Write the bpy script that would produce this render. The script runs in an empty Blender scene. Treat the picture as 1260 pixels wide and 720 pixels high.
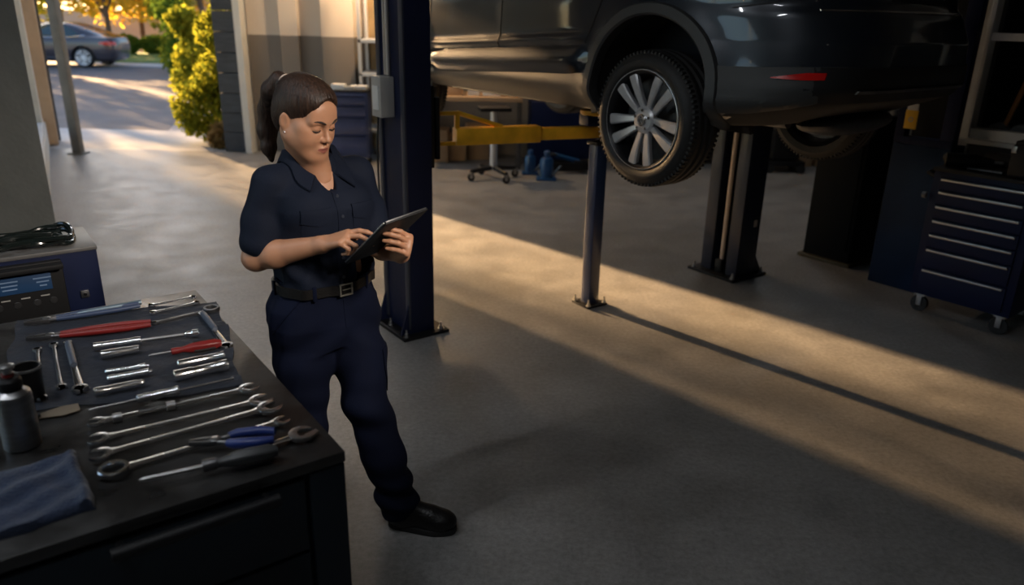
import bpy, bmesh, math, random
import numpy as np
from mathutils import Vector, Matrix, Euler
C = bpy.context.scene.collection
SC = bpy.context.scene
PI = math.pi
rnd = random.Random(7)

# ---------------------------------------------------------------- camera
EYE, PITCH, ROLL, FPX = 1.85, math.radians(20), math.radians(1.3), 940.0
_f = Vector((0, math.cos(PITCH), -math.sin(PITCH)))
_u0 = Vector((0, math.sin(PITCH), math.cos(PITCH)))
_r0 = Vector((1, 0, 0))
_R = math.cos(ROLL) * _r0 + math.sin(ROLL) * _u0
_U = -math.sin(ROLL) * _r0 + math.cos(ROLL) * _u0
cam_data = bpy.data.cameras.new('camera')
cam = bpy.data.objects.new('camera', cam_data)
C.objects.link(cam)
cam.matrix_world = Matrix(((_R.x, _U.x, -_f.x, 0), (_R.y, _U.y, -_f.y, 0), (_R.z, _U.z, -_f.z, EYE), (0, 0, 0, 1)))
cam_data.sensor_width = 36
cam_data.lens = FPX / 1260 * 36
cam_data.clip_end = 400
cam_data.dof.use_dof = True
cam_data.dof.focus_distance = 2.75
cam_data.dof.aperture_fstop = 2.0
SC.camera = cam

# ---------------------------------------------------------------- light
SUN_AZ, SUN_EL = math.radians(44.7), math.radians(12.5)   # sun low in front, to the left
SUN_POWER, SKY_POWER = 37.0, 0.34
SC.view_settings.view_transform = 'Standard'
SC.view_settings.look = 'None'
SC.view_settings.gamma = 1
SC.view_settings.use_curve_mapping = False
SC.view_settings.exposure = 0.0
w = bpy.data.worlds.new('world'); SC.world = w; w.use_nodes = True
nt = w.node_tree; bg = nt.nodes['Background']
sky = nt.nodes.new('ShaderNodeTexSky')
sky.sky_type = 'NISHITA'; sky.sun_disc = False
sky.sun_elevation = math.radians(24); sky.sun_rotation = -SUN_AZ
sky.air_density = 1.0; sky.dust_density = 1.0; sky.ozone_density = 1.0
nt.links.new(sky.outputs[0], bg.inputs[0]); bg.inputs[1].default_value = SKY_POWER
sd = bpy.data.lights.new('sun', 'SUN'); so = bpy.data.objects.new('sun', sd); C.objects.link(so)
sd.energy = SUN_POWER; sd.color = (1.0, 0.62, 0.30); sd.angle = math.radians(0.9)
sun_dir = Vector((-math.sin(SUN_AZ) * math.cos(SUN_EL), math.cos(SUN_AZ) * math.cos(SUN_EL), math.sin(SUN_EL)))
so.rotation_euler = sun_dir.to_track_quat('Z', 'Y').to_euler()
so.location = (0, 0, 8)

# ---------------------------------------------------------------- helpers
def on(x, y, z=0.0):
    """the point at height z that the photograph shows at pixel x, y"""
    d = _f + _R * ((x - 630) / FPX) + _U * ((360 - y) / FPX)
    return Vector((0, 0, EYE)) + d * ((z - EYE) / d.z)
def at(x, y, Y):
    """the point at distance Y ahead that the photograph shows at pixel x, y"""
    d = _f + _R * ((x - 630) / FPX) + _U * ((360 - y) / FPX)
    return Vector((0, 0, EYE)) + d * (Y / d.y)

def frame(o, x, z=Vector((0, 0, 1))):
    """matrix with origin o, local x along x, local z near z"""
    x = Vector(x).normalized(); y = Vector(z).cross(x).normalized(); zz = x.cross(y)
    return Matrix(((x.x, y.x, zz.x, o[0]), (x.y, y.y, zz.y, o[1]), (x.z, y.z, zz.z, o[2]), (0, 0, 0, 1)))
def RZ(a): return Matrix.Rotation(a, 4, 'Z')
def RX(a): return Matrix.Rotation(a, 4, 'X')
def RY(a): return Matrix.Rotation(a, 4, 'Y')
def T(*v): return Matrix.Translation(Vector(v))
I4 = Matrix.Identity(4)

class MB:
    """collects shapes and links them as one mesh"""
    def __init__(s): s.bm = bmesh.new()
    def _faces(s, rings, closed=True, cap0=True, cap1=True, mi=0):
        n = len(rings[0])
        for a, b in zip(rings, rings[1:]):
            for i in range(n if closed else n - 1):
                j = (i + 1) % n
                try:
                    f = s.bm.faces.new((a[i], a[j], b[j], b[i])); f.material_index = mi
                except ValueError: pass
        if closed and cap0 and n > 2:
            f = s.bm.faces.new(list(reversed(rings[0]))); f.material_index = mi
        if closed and cap1 and n > 2:
            f = s.bm.faces.new(rings[-1]); f.material_index = mi
    def loft(s, rings, M=I4, closed=True, cap0=True, cap1=True, mi=0):
        vr = [[s.bm.verts.new(M @ Vector(p)) for p in r] for r in rings]
        s._faces(vr, closed, cap0, cap1, mi); return s
    def box(s, c, d, M=I4, bev=0.0, mi=0):
        b = bmesh.new()
        bmesh.ops.create_cube(b, size=1)
        for v in b.verts: v.co = Vector((v.co.x * d[0] + c[0], v.co.y * d[1] + c[1], v.co.z * d[2] + c[2]))
        if bev > 0:
            bmesh.ops.bevel(b, geom=b.edges[:], offset=min(bev, min(d) * .45), segments=2, profile=.6, affect='EDGES')
        s.add(b, M, mi); b.free(); return s
    def add(s, b, M=I4, mi=0):
        mp = {v: s.bm.verts.new(M @ v.co) for v in b.verts}
        for f in b.faces:
            g = s.bm.faces.new([mp[v] for v in f.verts]); g.material_index = mi
        return s
    def cyl(s, p0, p1, r0, r1=None, seg=20, M=I4, mi=0):
        r1 = r0 if r1 is None else r1
        return s.tube([p0, p1], [r0, r1], seg, M, mi)
    def tube(s, pts, r, seg=12, M=I4, mi=0, flat=1.0):
        pts = [Vector(p) for p in pts]; n = len(pts)
        rr = r if isinstance(r, (list, tuple)) else [r] * n
        tg = [(pts[min(i + 1, n - 1)] - pts[max(i - 1, 0)]).normalized() for i in range(n)]
        up = Vector((0, 0, 1)) if abs(tg[0].z) < .9 else Vector((1, 0, 0))
        rings = []
        for i in range(n):
            t = tg[i]; a = up.cross(t).normalized(); up = t.cross(a).normalized()
            rings.append([pts[i] + (a * math.cos(2 * PI * k / seg) + up * flat * math.sin(2 * PI * k / seg)) * rr[i] for k in range(seg)])
        return s.loft(rings, M, mi=mi)
    def lathe(s, prof, seg=32, M=I4, mi=0, cap=True):
        """profile (radius, height) turned about local z"""
        rings = [[(r * math.cos(2 * PI * k / seg), r * math.sin(2 * PI * k / seg), z) for k in range(seg)] for r, z in prof]
        return s.loft(rings, M, cap0=cap, cap1=cap, mi=mi)
    def prism(s, poly, z0, z1, M=I4, bev=0.0, mi=0):
        b = bmesh.new()
        vs = [b.verts.new((p[0], p[1], z0)) for p in poly]
        f = b.faces.new(vs)
        ex = bmesh.ops.extrude_face_region(b, geom=[f])
        for v in [e for e in ex['geom'] if isinstance(e, bmesh.types.BMVert)]: v.co.z = z1
        bmesh.ops.recalc_face_normals(b, faces=b.faces[:])
        if bev > 0:
            es = [e for e in b.edges if abs(e.verts[0].co.z - e.verts[1].co.z) < 1e-7]
            bmesh.ops.bevel(b, geom=es, offset=bev, segments=2, profile=.6, affect='EDGES')
        s.add(b, M, mi); b.free(); return s
    def ball(s, c, r, M=I4, u=20, v=12, mi=0):
        r = r if isinstance(r, (list, tuple)) else (r, r, r)
        rings = []
        for j in range(v + 1):
            a = -PI / 2 + PI * j / v
            ca = max(math.cos(a), 1e-3)
            rings.append([(c[0] + r[0] * ca * math.cos(2 * PI * k / u), c[1] + r[1] * ca * math.sin(2 * PI * k / u), c[2] + r[2] * math.sin(a)) for k in range(u)])
        return s.loft(rings, M, mi=mi)
    def quad(s, a, b, c, d, mi=0):
        f = s.bm.faces.new([s.bm.verts.new(Vector(p)) for p in (a, b, c, d)]); f.material_index = mi; return s
    def build(s, name, mats, parent=None, ang=35, label=None, recalc=True, smooth=True):
        me = bpy.data.meshes.new(name)
        if recalc: bmesh.ops.recalc_face_normals(s.bm, faces=s.bm.faces[:])
        s.bm.to_mesh(me); s.bm.free()
        return link(name, me, mats, parent, ang, label, smooth)

def link(name, me, mats, parent=None, ang=35, label=None, smooth=True):
    for m in (mats if isinstance(mats, (list, tuple)) else [mats]): me.materials.append(m)
    if smooth:
        me.polygons.foreach_set('use_smooth', [True] * len(me.polygons))
        me.set_sharp_from_angle(angle=math.radians(ang))
    o = bpy.data.objects.new(name, me); C.objects.link(o)
    if parent: o.parent = parent
    if label: o['label'] = label
    return o
def tag(o, label, cat, group=None, kind=None):
    o['label'] = label; o['category'] = cat
    if group: o['group'] = group
    if kind: o['kind'] = kind
    return o
def thing(name, label, cat, M=I4, group=None):
    o = bpy.data.objects.new(name, None); C.objects.link(o); o.empty_display_size = .1
    o.matrix_world = M
    return tag(o, label, cat, group)
def struct(o): o['kind'] = 'structure'; return o
def copy_tree(o, parent=None):
    c = o.copy(); C.objects.link(c)
    if parent: c.parent = parent
    for ch in [x for x in bpy.data.objects if x.parent == o]: copy_tree(ch, c)
    return c

# ---------------------------------------------------------------- materials
def lin(c):
    return tuple(((v / 255) / 12.92 if v / 255 <= .04045 else ((v / 255 + .055) / 1.055) ** 2.4) for v in c)
def mat(name, col, rough=.5, metal=0.0, var=0.0, vs=6.0, bump=0.0, bs=60.0, coat=0.0, spec=.5, rvar=0.0, stretch=None, sheen=0.0, detail=4):
    m = bpy.data.materials.new(name); m.use_nodes = True
    n = m.node_tree.nodes; L = m.node_tree.links; b = n['Principled BSDF']
    b.inputs['Base Color'].default_value = (*col, 1); b.inputs['Roughness'].default_value = rough
    b.inputs['Metallic'].default_value = metal; b.inputs['Specular IOR Level'].default_value = spec
    b.inputs['Coat Weight'].default_value = coat; b.inputs['Coat Roughness'].default_value = .05
    if sheen: b.inputs['Sheen Weight'].default_value = sheen
    if var or bump or rvar:
        tc = n.new('ShaderNodeTexCoord'); src = tc.outputs['Object']
        if stretch:
            mp = n.new('ShaderNodeMapping'); mp.inputs['Scale'].default_value = stretch
            L.new(src, mp.inputs[0]); src = mp.outputs[0]
    if var or rvar:
        t = n.new('ShaderNodeTexNoise'); t.inputs['Scale'].default_value = vs; t.inputs['Detail'].default_value = detail; L.new(src, t.inputs[0])
        r = n.new('ShaderNodeMapRange'); r.inputs[1].default_value = .3; r.inputs[2].default_value = .7
        L.new(t.outputs[0], r.inputs[0])
    if var:
        r.inputs[3].default_value = 1 - var; r.inputs[4].default_value = 1 + var
        mx = n.new('ShaderNodeVectorMath'); mx.operation = 'SCALE'; mx.inputs[0].default_value = col
        L.new(r.outputs[0], mx.inputs['Scale']); L.new(mx.outputs[0], b.inputs['Base Color'])
    if rvar:
        r2 = n.new('ShaderNodeMapRange'); r2.inputs[1].default_value = .3; r2.inputs[2].default_value = .7
        r2.inputs[3].default_value = max(.02, rough - rvar); r2.inputs[4].default_value = min(1, rough + rvar)
        L.new(t.outputs[0], r2.inputs[0]); L.new(r2.outputs[0], b.inputs['Roughness'])
    if bump:
        t2 = n.new('ShaderNodeTexNoise'); t2.inputs['Scale'].default_value = bs; t2.inputs['Detail'].default_value = 3; L.new(src, t2.inputs[0])
        bp = n.new('ShaderNodeBump'); bp.inputs['Strength'].default_value = bump; bp.inputs['Distance'].default_value = .01
        L.new(t2.outputs[0], bp.inputs['Height']); L.new(bp.outputs[0], b.inputs['Normal'])
    return m
def emit(name, col, power):
    m = bpy.data.materials.new(name); m.use_nodes = True; b = m.node_tree.nodes['Principled BSDF']
    b.inputs['Base Color'].default_value = (*col, 1); b.inputs['Emission Color'].default_value = (*col, 1); b.inputs['Emission Strength'].default_value = power
    return m
def glass(name, tint=(1, 1, 1), refl=1.0, rough=.0):
    m = bpy.data.materials.new(name); m.use_nodes = True; n = m.node_tree.nodes; L = m.node_tree.links
    n.clear(); o = n.new('ShaderNodeOutputMaterial'); mix = n.new('ShaderNodeMixShader'); tr = n.new('ShaderNodeBsdfTransparent'); gl = n.new('ShaderNodeBsdfGlossy')
    tr.inputs[0].default_value = (*tint, 1); gl.inputs['Roughness'].default_value = rough; gl.inputs[0].default_value = (refl, refl, refl, 1)
    fr = n.new('ShaderNodeFresnel'); fr.inputs[0].default_value = 1.5
    L.new(fr.outputs[0], mix.inputs[0]); L.new(tr.outputs[0], mix.inputs[1]); L.new(gl.outputs[0], mix.inputs[2]); L.new(mix.outputs[0], o.inputs[0])
    return m
def leafmat(name, col, col2, trans=.45):
    m = bpy.data.materials.new(name); m.use_nodes = True; n = m.node_tree.nodes; L = m.node_tree.links
    n.clear(); o = n.new('ShaderNodeOutputMaterial'); mix = n.new('ShaderNodeMixShader'); d = n.new('ShaderNodeBsdfDiffuse'); tl = n.new('ShaderNodeBsdfTranslucent')
    g = n.new('ShaderNodeNewGeometry'); cr = n.new('ShaderNodeMix'); cr.data_type = 'RGBA'
    cr.inputs[6].default_value = (*col, 1); cr.inputs[7].default_value = (*col2, 1)
    L.new(g.outputs['Random Per Island'], cr.inputs[0])
    L.new(cr.outputs[2], d.inputs[0]); L.new(cr.outputs[2], tl.inputs[0]); mix.inputs[0].default_value = trans
    L.new(d.outputs[0], mix.inputs[1]); L.new(tl.outputs[0], mix.inputs[2]); L.new(mix.outputs[0], o.inputs[0])
    return m

M_CHROME = mat('chrome', (.70, .71, .73), .21, 1)
M_STEEL = mat('brushed_steel', (.42, .42, .43), .34, 1, var=.15, vs=30, stretch=(1, 12, 12))
M_DKSTEEL = mat('dark_steel', (.12, .12, .125), .4, .9, var=.2, vs=25)
M_BLACK = mat('black_paint', (.008, .008, .009), .48, 0, rvar=.12, vs=9, spec=.3)
M_BLACKPL = mat('black_plastic', (.010, .010, .011), .55, spec=.3)
M_RUBBER = mat('black_rubber', (.014, .014, .015), .62, bump=.15, bs=90)
M_BLUE = mat('navy_enamel', (.0035, .009, .042), .5, 0, var=.15, vs=4, rvar=.1, spec=.22)
M_NAVYDK = mat('dark_navy_enamel', (.005, .010, .028), .5, 0, var=.15, vs=4, coat=.15)
M_POST = mat('post_navy_paint', (.007, .012, .042), .46, 0, var=.2, vs=3, rvar=.12, spec=.35)
M_YEL = mat('yellow_paint', (.85, .43, .02), .42, 0, var=.18, vs=10, rvar=.1)
M_REDGRIP = mat('red_grip', (.17, .010, .009), .4, 0, var=.1, vs=30)
M_BLUEGRIP = mat('blue_grip', (.010, .028, .16), .42, 0, var=.1, vs=30)
M_GREYGRIP = mat('grey_blue_grip', (.055, .07, .10), .5, 0, var=.1, vs=30)
M_WHITE = mat('white_paint', (.75, .75, .73), .5, var=.05)
M_GREYBOX = mat('grey_box_paint', (.42, .41, .39), .45, var=.06)
M_CARD = mat('cardboard', (.42, .27, .15), .8, var=.1, vs=5)
M_ALU = mat('aluminium_frame', (.70, .71, .72), .45, .1, var=.08)
# ================================================================= setting
DA = math.radians(36)                                   # the bench, the lift and the right-hand wall share this turn
EX, EY = Vector((math.cos(DA), math.sin(DA), 0)), Vector((-math.sin(DA), math.cos(DA), 0))

def floor_mat():
    m = bpy.data.materials.new('polished_concrete'); m.use_nodes = True; n = m.node_tree.nodes; L = m.node_tree.links; b = n['Principled BSDF']; b.inputs['Specular IOR Level'].default_value = .36
    tc = n.new('ShaderNodeTexCoord')
    def noise(s, d, ro=.55):
        t = n.new('ShaderNodeTexNoise'); t.inputs['Scale'].default_value = s; t.inputs['Detail'].default_value = d; t.inputs['Roughness'].default_value = ro
        L.new(tc.outputs['Object'], t.inputs[0]); return t.outputs[0]
    big, mid, fine = noise(.55, 5), noise(3.2, 8, .65), noise(42, 8, .75)
    def mul(a, lo, hi):
        r = n.new('ShaderNodeMapRange'); r.inputs[1].default_value = .3; r.inputs[2].default_value = .7; r.inputs[3].default_value = lo; r.inputs[4].default_value = hi
        L.new(a, r.inputs[0]); return r.outputs[0]
    def prod(a, c):
        x = n.new('ShaderNodeMath'); x.operation = 'MULTIPLY'; L.new(a, x.inputs[0]); L.new(c, x.inputs[1]); return x.outputs[0]
    k = prod(prod(mul(big, .82, 1.15), mul(mid, .78, 1.18)), mul(fine, .70, 1.26))
    v = n.new('ShaderNodeVectorMath'); v.operation = 'SCALE'; v.inputs[0].default_value = (.25, .245, .24); L.new(k, v.inputs['Scale'])
    L.new(v.outputs[0], b.inputs['Base Color'])
    L.new(mul(mid, .34, .56), b.inputs['Roughness'])
    bp = n.new('ShaderNodeBump'); bp.inputs['Strength'].default_value = .3; bp.inputs['Distance'].default_value = .006
    L.new(fine, bp.inputs['Height']); L.new(bp.outputs[0], b.inputs['Normal'])
    return m
M_FLOOR = floor_mat()
M_CONC = mat('grey_concrete_block', (.20, .20, .18), .85, var=.12, vs=3, bump=.3, bs=35)
M_WALLTOP = mat('beige_wall_paint', (.62, .54, .45), .75, var=.04, vs=2)
M_WALLLOW = mat('brown_grey_wall_paint', (.19, .165, .14), .6, var=.06, vs=2)
M_INNER = mat('plain_inner_wall', (.10, .10, .10), .8, var=.08, vs=1)
M_CEIL = mat('ceiling_panel', (.10, .10, .10), .85, var=.05, vs=1)
M_PIER = mat('dark_grey_cladding', (.055, .06, .068), .55, var=.2, vs=5, stretch=(1, 1, 6))
M_GLASS = glass('window_glass', (.93, .97, .97))
M_DARKGLASS = glass('dark_glass', (.25, .27, .28))
M_WOODFRAME = mat('light_wood_frame', (.50, .36, .24), .5, var=.1, vs=5)
M_WHITEFRAME = mat('pale_frame_paint', (.62, .62, .58), .45, var=.05)

def slab(name, pts, z0, z1, m, kind='structure'):
    o = MB().prism([(p[0], p[1]) for p in pts], z0, z1).build(name, m, smooth=False)
    o['kind'] = kind; return o
def wall(name, a, b, z0, z1, th, m, bev=0):
    """wall standing on the line a-b, thickness to the left of a->b"""
    a = Vector((a[0], a[1], 0)); b = Vector((b[0], b[1], 0)); M = frame(a, b - a)
    o = MB().box(((b - a).length / 2, th / 2, (z0 + z1) / 2), ((b - a).length, th, z1 - z0), M, bev).build(name, m, smooth=False)
    o['kind'] = 'structure'; return o

CEIL = 4.0
GN, GF = Vector((-3.305, 5.175, 0)), Vector((-6.72, 11.05, 0))       # glazed left wall: near end, far end
slab('floor', [(-4.6, -3.2), (7.6, -3.2), (7.6, 10.75), (-4.0, 10.75), (-4.0, 10.5), (-6.45, 10.42), (-3.32, 5.0), (-4.6, 5.0)], -.12, 0, M_FLOOR)
slab('ceiling', [(-4.9, -3.5), (7.9, -3.5), (7.9, 11.0), (-6.9, 11.0), (-3.4, 5.0), (-4.9, 5.0)], CEIL, CEIL + .15, M_CEIL)
wall('wall_front', (-4.6, -3.2), (7.6, -3.2), 0, CEIL, -.2, M_INNER)
wall('wall_right', (7.6, -3.2), (7.6, 10.8), 0, CEIL, -.2, M_INNER)
# left wall near the camera with a wide window looking on the yard
def wall_with_hole(name, a, b, th, m, s0, s1, z0, z1, top=CEIL):
    a = Vector((a[0], a[1], 0)); b = Vector((b[0], b[1], 0)); M = frame(a, b - a); Ln = (b - a).length
    mb = MB()
    for x0, x1, y0, y1 in ((0, s0, 0, top), (s1, Ln, 0, top), (s0, s1, 0, z0), (s0, s1, z1, top)):
        if x1 - x0 > 1e-3 and y1 - y0 > 1e-3: mb.box(((x0 + x1) / 2, th / 2, (y0 + y1) / 2), (x1 - x0, th, y1 - y0), M)
    o = mb.build(name, m, smooth=False); o['kind'] = 'structure'; return o
wall_with_hole('wall_left', (-4.6, -3.2), (-4.6, 5.05), .2, M_INNER, .8, 6.2, .9, 3.3)
wm = MB(); 
for s in (.8, 2.6, 4.4, 6.2): wm.box((-4.7, -3.2 + s, 2.1), (.06, .06, 2.4))
for z in (.92, 3.28): wm.box((-4.7, .3, z), (.06, 5.4, .05))
win0 = struct(wm.build('window_3', M_ALU, smooth=False))
for s in (1.7, 3.5, 5.3): MB().box((-4.7, -3.2 + s, 2.1), (.008, 1.74, 2.3)).build('pane', M_GLASS, win0, smooth=False)
# concrete return that ends the near bay
slab('wall_left', [(-4.7, 4.99), (-3.095, 4.99), (-3.20, 5.16), (-4.7, 5.16)], 0, CEIL, M_CONC)
# glazed wall, seen at a raking angle
gd = (GF - GN); gl = gd.length; MG = frame(GN, gd)           # local x runs away from the camera, local y to the outside
fr = MB()
fr.box((gl / 2, .10, .16), (gl, .20, .32), MG, .004)          # low sill wall
fr.box((gl / 2, .06, 3.5), (gl, .12, 1.0), MG)                # beam over the glass
win = struct(fr.build('wall_left', M_WHITEFRAME, smooth=False))
wf = MB()
wf.box((gl / 2, .07, .345), (gl, .10, .05), MG, .004)
for s in (.03, 1.25, 2.5, 3.75): wf.box((s, .07, 1.65), (.05, .08, 2.7), MG, .003)
wf.box((gl / 2, .07, 2.97), (gl, .08, .06), MG)
w1 = struct(wf.build('window_1', M_ALU, smooth=False))
for i in range(4):
    s0, s1 = (.03, 1.25, 2.5, 3.75)[i], (1.25, 2.5, 3.75, gl - .3)[i]
    MB().box(((s0 + s1) / 2, .07, 1.65), (s1 - s0 - .05, .01, 2.6), MG).build('pane', M_GLASS, w1, smooth=False)
tr = MB(); tr.box((gl - .75, .075, 1.66), (.34, .10, 2.6), MG, .006)
struct(tr.build('trim_6', M_WHITEFRAME, smooth=False))
tr = MB(); tr.box((gl - .26, .0, 1.5), (.34, .24, 3.0), MG, .006)
struct(tr.build('trim_1', M_WOODFRAME, smooth=False))
tr = MB(); tr.box((gl - .02, -.04, 1.5), (.10, .22, 3.0), MG, .004)
struct(tr.build('trim_2', M_PIER, smooth=False))
# slim steel post that stands in the doorway
pp = on(97, 189)
pm = MB(); pm.box((pp.x, pp.y, 1.6), (.11, .11, 3.2), bev=.006); pm.box((pp.x, pp.y, .008), (.2, .2, .016), bev=.003)
tag(pm.build('door_post', mat('weathered_grey_post', (.16, .16, .15), .6, .2, var=.15)), 'slim grey steel post standing in the open doorway on the left', 'post')
# back wall beyond the doorway: clad pier, painted wall with a pilaster
BY = 10.55
px0, px1 = at(268, 60, BY).x, at(294, 60, BY).x
pier = MB()
for k in range(14): pier.box(((-3.98 - 3.66) / 2, BY + .1, .13 + k * .26), (.30, .34, .252), bev=.006)
struct(pier.build('wall_back', M_PIER, smooth=False))
struct(MB().box((-3.61, BY + .02, 1.8), (.09, .40, 3.6), bev=.005).build('trim_3', M_WHITEFRAME, smooth=False))
zc = at(370, 44, BY).z
struct(MB().box((2.05, BY + .12, zc / 2), (11.2, .2, zc)).build('wall_back', M_WALLLOW, smooth=False))
struct(MB().box((2.05, BY + .12, (zc + CEIL) / 2), (11.2, .2, CEIL - zc)).build('wall_back', M_WALLTOP, smooth=False))
for x0, x1, dep in ((350, 372, .10), (403, 441, .22)):
    xa, xb = at(x0, 90, BY).x, at(x1, 90, BY).x
    struct(MB().box(((xa + xb) / 2, BY - dep / 2 + .02, zc / 2), (xb - xa, dep, zc)).build('wall_back', M_WALLLOW, smooth=False))
    struct(MB().box(((xa + xb) / 2, BY - dep / 2 + .02, (zc + CEIL) / 2), (xb - xa, dep, CEIL - zc)).build('wall_back', M_WALLTOP, smooth=False))
struct(MB().box((1.8, BY - .02, 3.75), (11.6, .2, .5)).build('trim_4', M_WALLTOP, smooth=False))
struct(MB().box((-5.0, BY + .05, 3.75), (2.6, .25, .5)).build('trim_5', M_WALLTOP, smooth=False))
# right-hand inner wall with an aluminium window, parallel to the bench
WN = on(1123, 383) ; RD = (on(1230, 415) - on(1123, 383)).normalized(); RN = Vector((-RD.y, RD.x, 0))
if RN.x < 0: RN = -RN
W0 = WN + RN * .62 - RD * .30
WIN_Z0, WIN_Z1 = 1.12, 2.6
def rw(s, d, z): return W0 + RD * s + RN * d + Vector((0, 0, z))
MRW = frame(W0, RD)                    # local x towards the camera, local y points away from the hall
if (MRW.to_3x3() @ Vector((0, 1, 0))).dot(RN) < 0: print('right wall frame flipped')
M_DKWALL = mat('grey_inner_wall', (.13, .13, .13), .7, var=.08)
wr = MB()
for x0, x1, z0, z1 in ((.02, .16, 0, CEIL), (2.9, 3.6, 0, CEIL), (.16, 2.9, 0, WIN_Z0), (.16, 2.9, WIN_Z1, CEIL)):
    wr.box(((x0 + x1) / 2, .09, (z0 + z1) / 2), (x1 - x0, .18, z1 - z0), MRW)
struct(wr.build('wall_right', M_DKWALL, smooth=False))
wf = MB()
for s, wd in ((.135, .085), (.168, .03), (1.5, .06), (2.87, .06)): wf.box((s, .02 - (.02 if wd == .03 else 0), (WIN_Z0 + WIN_Z1) / 2 - (.25 if wd == .085 else 0)), (wd, .10, WIN_Z1 - WIN_Z0 + (.5 if wd == .085 else 0)), MRW, .006)
for z, h in ((WIN_Z0 + .03, .07), (1.78, .05), (WIN_Z1 - .03, .06)): wf.box((1.52, .02, z), (2.76, .10, h), MRW, .006)
wf.box((1.52, -.02, WIN_Z0 - .02), (2.8, .14, .03), MRW, .006)
w2 = struct(wf.build('window_2', M_ALU, smooth=False))
# the dark store room behind that window
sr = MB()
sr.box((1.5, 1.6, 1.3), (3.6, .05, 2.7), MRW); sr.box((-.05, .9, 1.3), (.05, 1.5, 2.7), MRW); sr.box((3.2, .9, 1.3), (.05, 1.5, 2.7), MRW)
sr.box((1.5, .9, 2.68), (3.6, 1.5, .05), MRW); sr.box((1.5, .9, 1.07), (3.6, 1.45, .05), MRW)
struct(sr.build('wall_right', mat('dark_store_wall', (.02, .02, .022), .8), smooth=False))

# ----------------------------------------------------------------- outside
M_ASPH = mat('asphalt', (.115, .108, .115), .8, var=.15, vs=2, bump=.4, bs=120)
M_SIDE = mat('pale_pavement', (.42, .41, .40), .8, var=.1, vs=2)
M_GRASS = mat('lawn_grass', (.14, .22, .04), .9, var=.3, vs=3, bump=.6, bs=60)
M_SAND = mat('dry_yard', (.40, .29, .20), .9, var=.15, vs=.6)
slab('ground', [(-60, -10), (60, -10), (60, 90), (-60, 90)], -.5, -.13, M_SAND)
slab('pavement', [(-4.7, -9), (-4.7, 5.0), (-3.42, 5.0), (-6.5, 10.38), (-6.4, 10.44), (-4.0, 10.52), (-3.2, 10.85), (-3.2, 12.35), (-40, 12.3), (-40, -9)], -.13, -.015, M_SIDE)
slab('street', [(-60, 12.3), (-5.55, 12.3), (-9.6, 25.9), (-60, 25.9)], -.14, -.03, M_ASPH)
slab('pavement', [(-60, 25.9), (-9.6, 25.9), (-10.0, 27.6), (-60, 27.6)], -.14, -.01, M_SIDE)
slab('lawn', [(-60, 27.6), (-10.0, 27.6), (-11.6, 33.5), (-60, 33.5)], -.14, .03, M_GRASS)
slab('path', [(-5.55, 12.3), (-3.2, 12.3), (-6.0, 26), (-9.5, 40), (-13.0, 40), (-9.6, 25.9)], -.14, -.02, mat('path_paving', (.36, .31, .30), .8, var=.12, vs=1.2))
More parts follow.
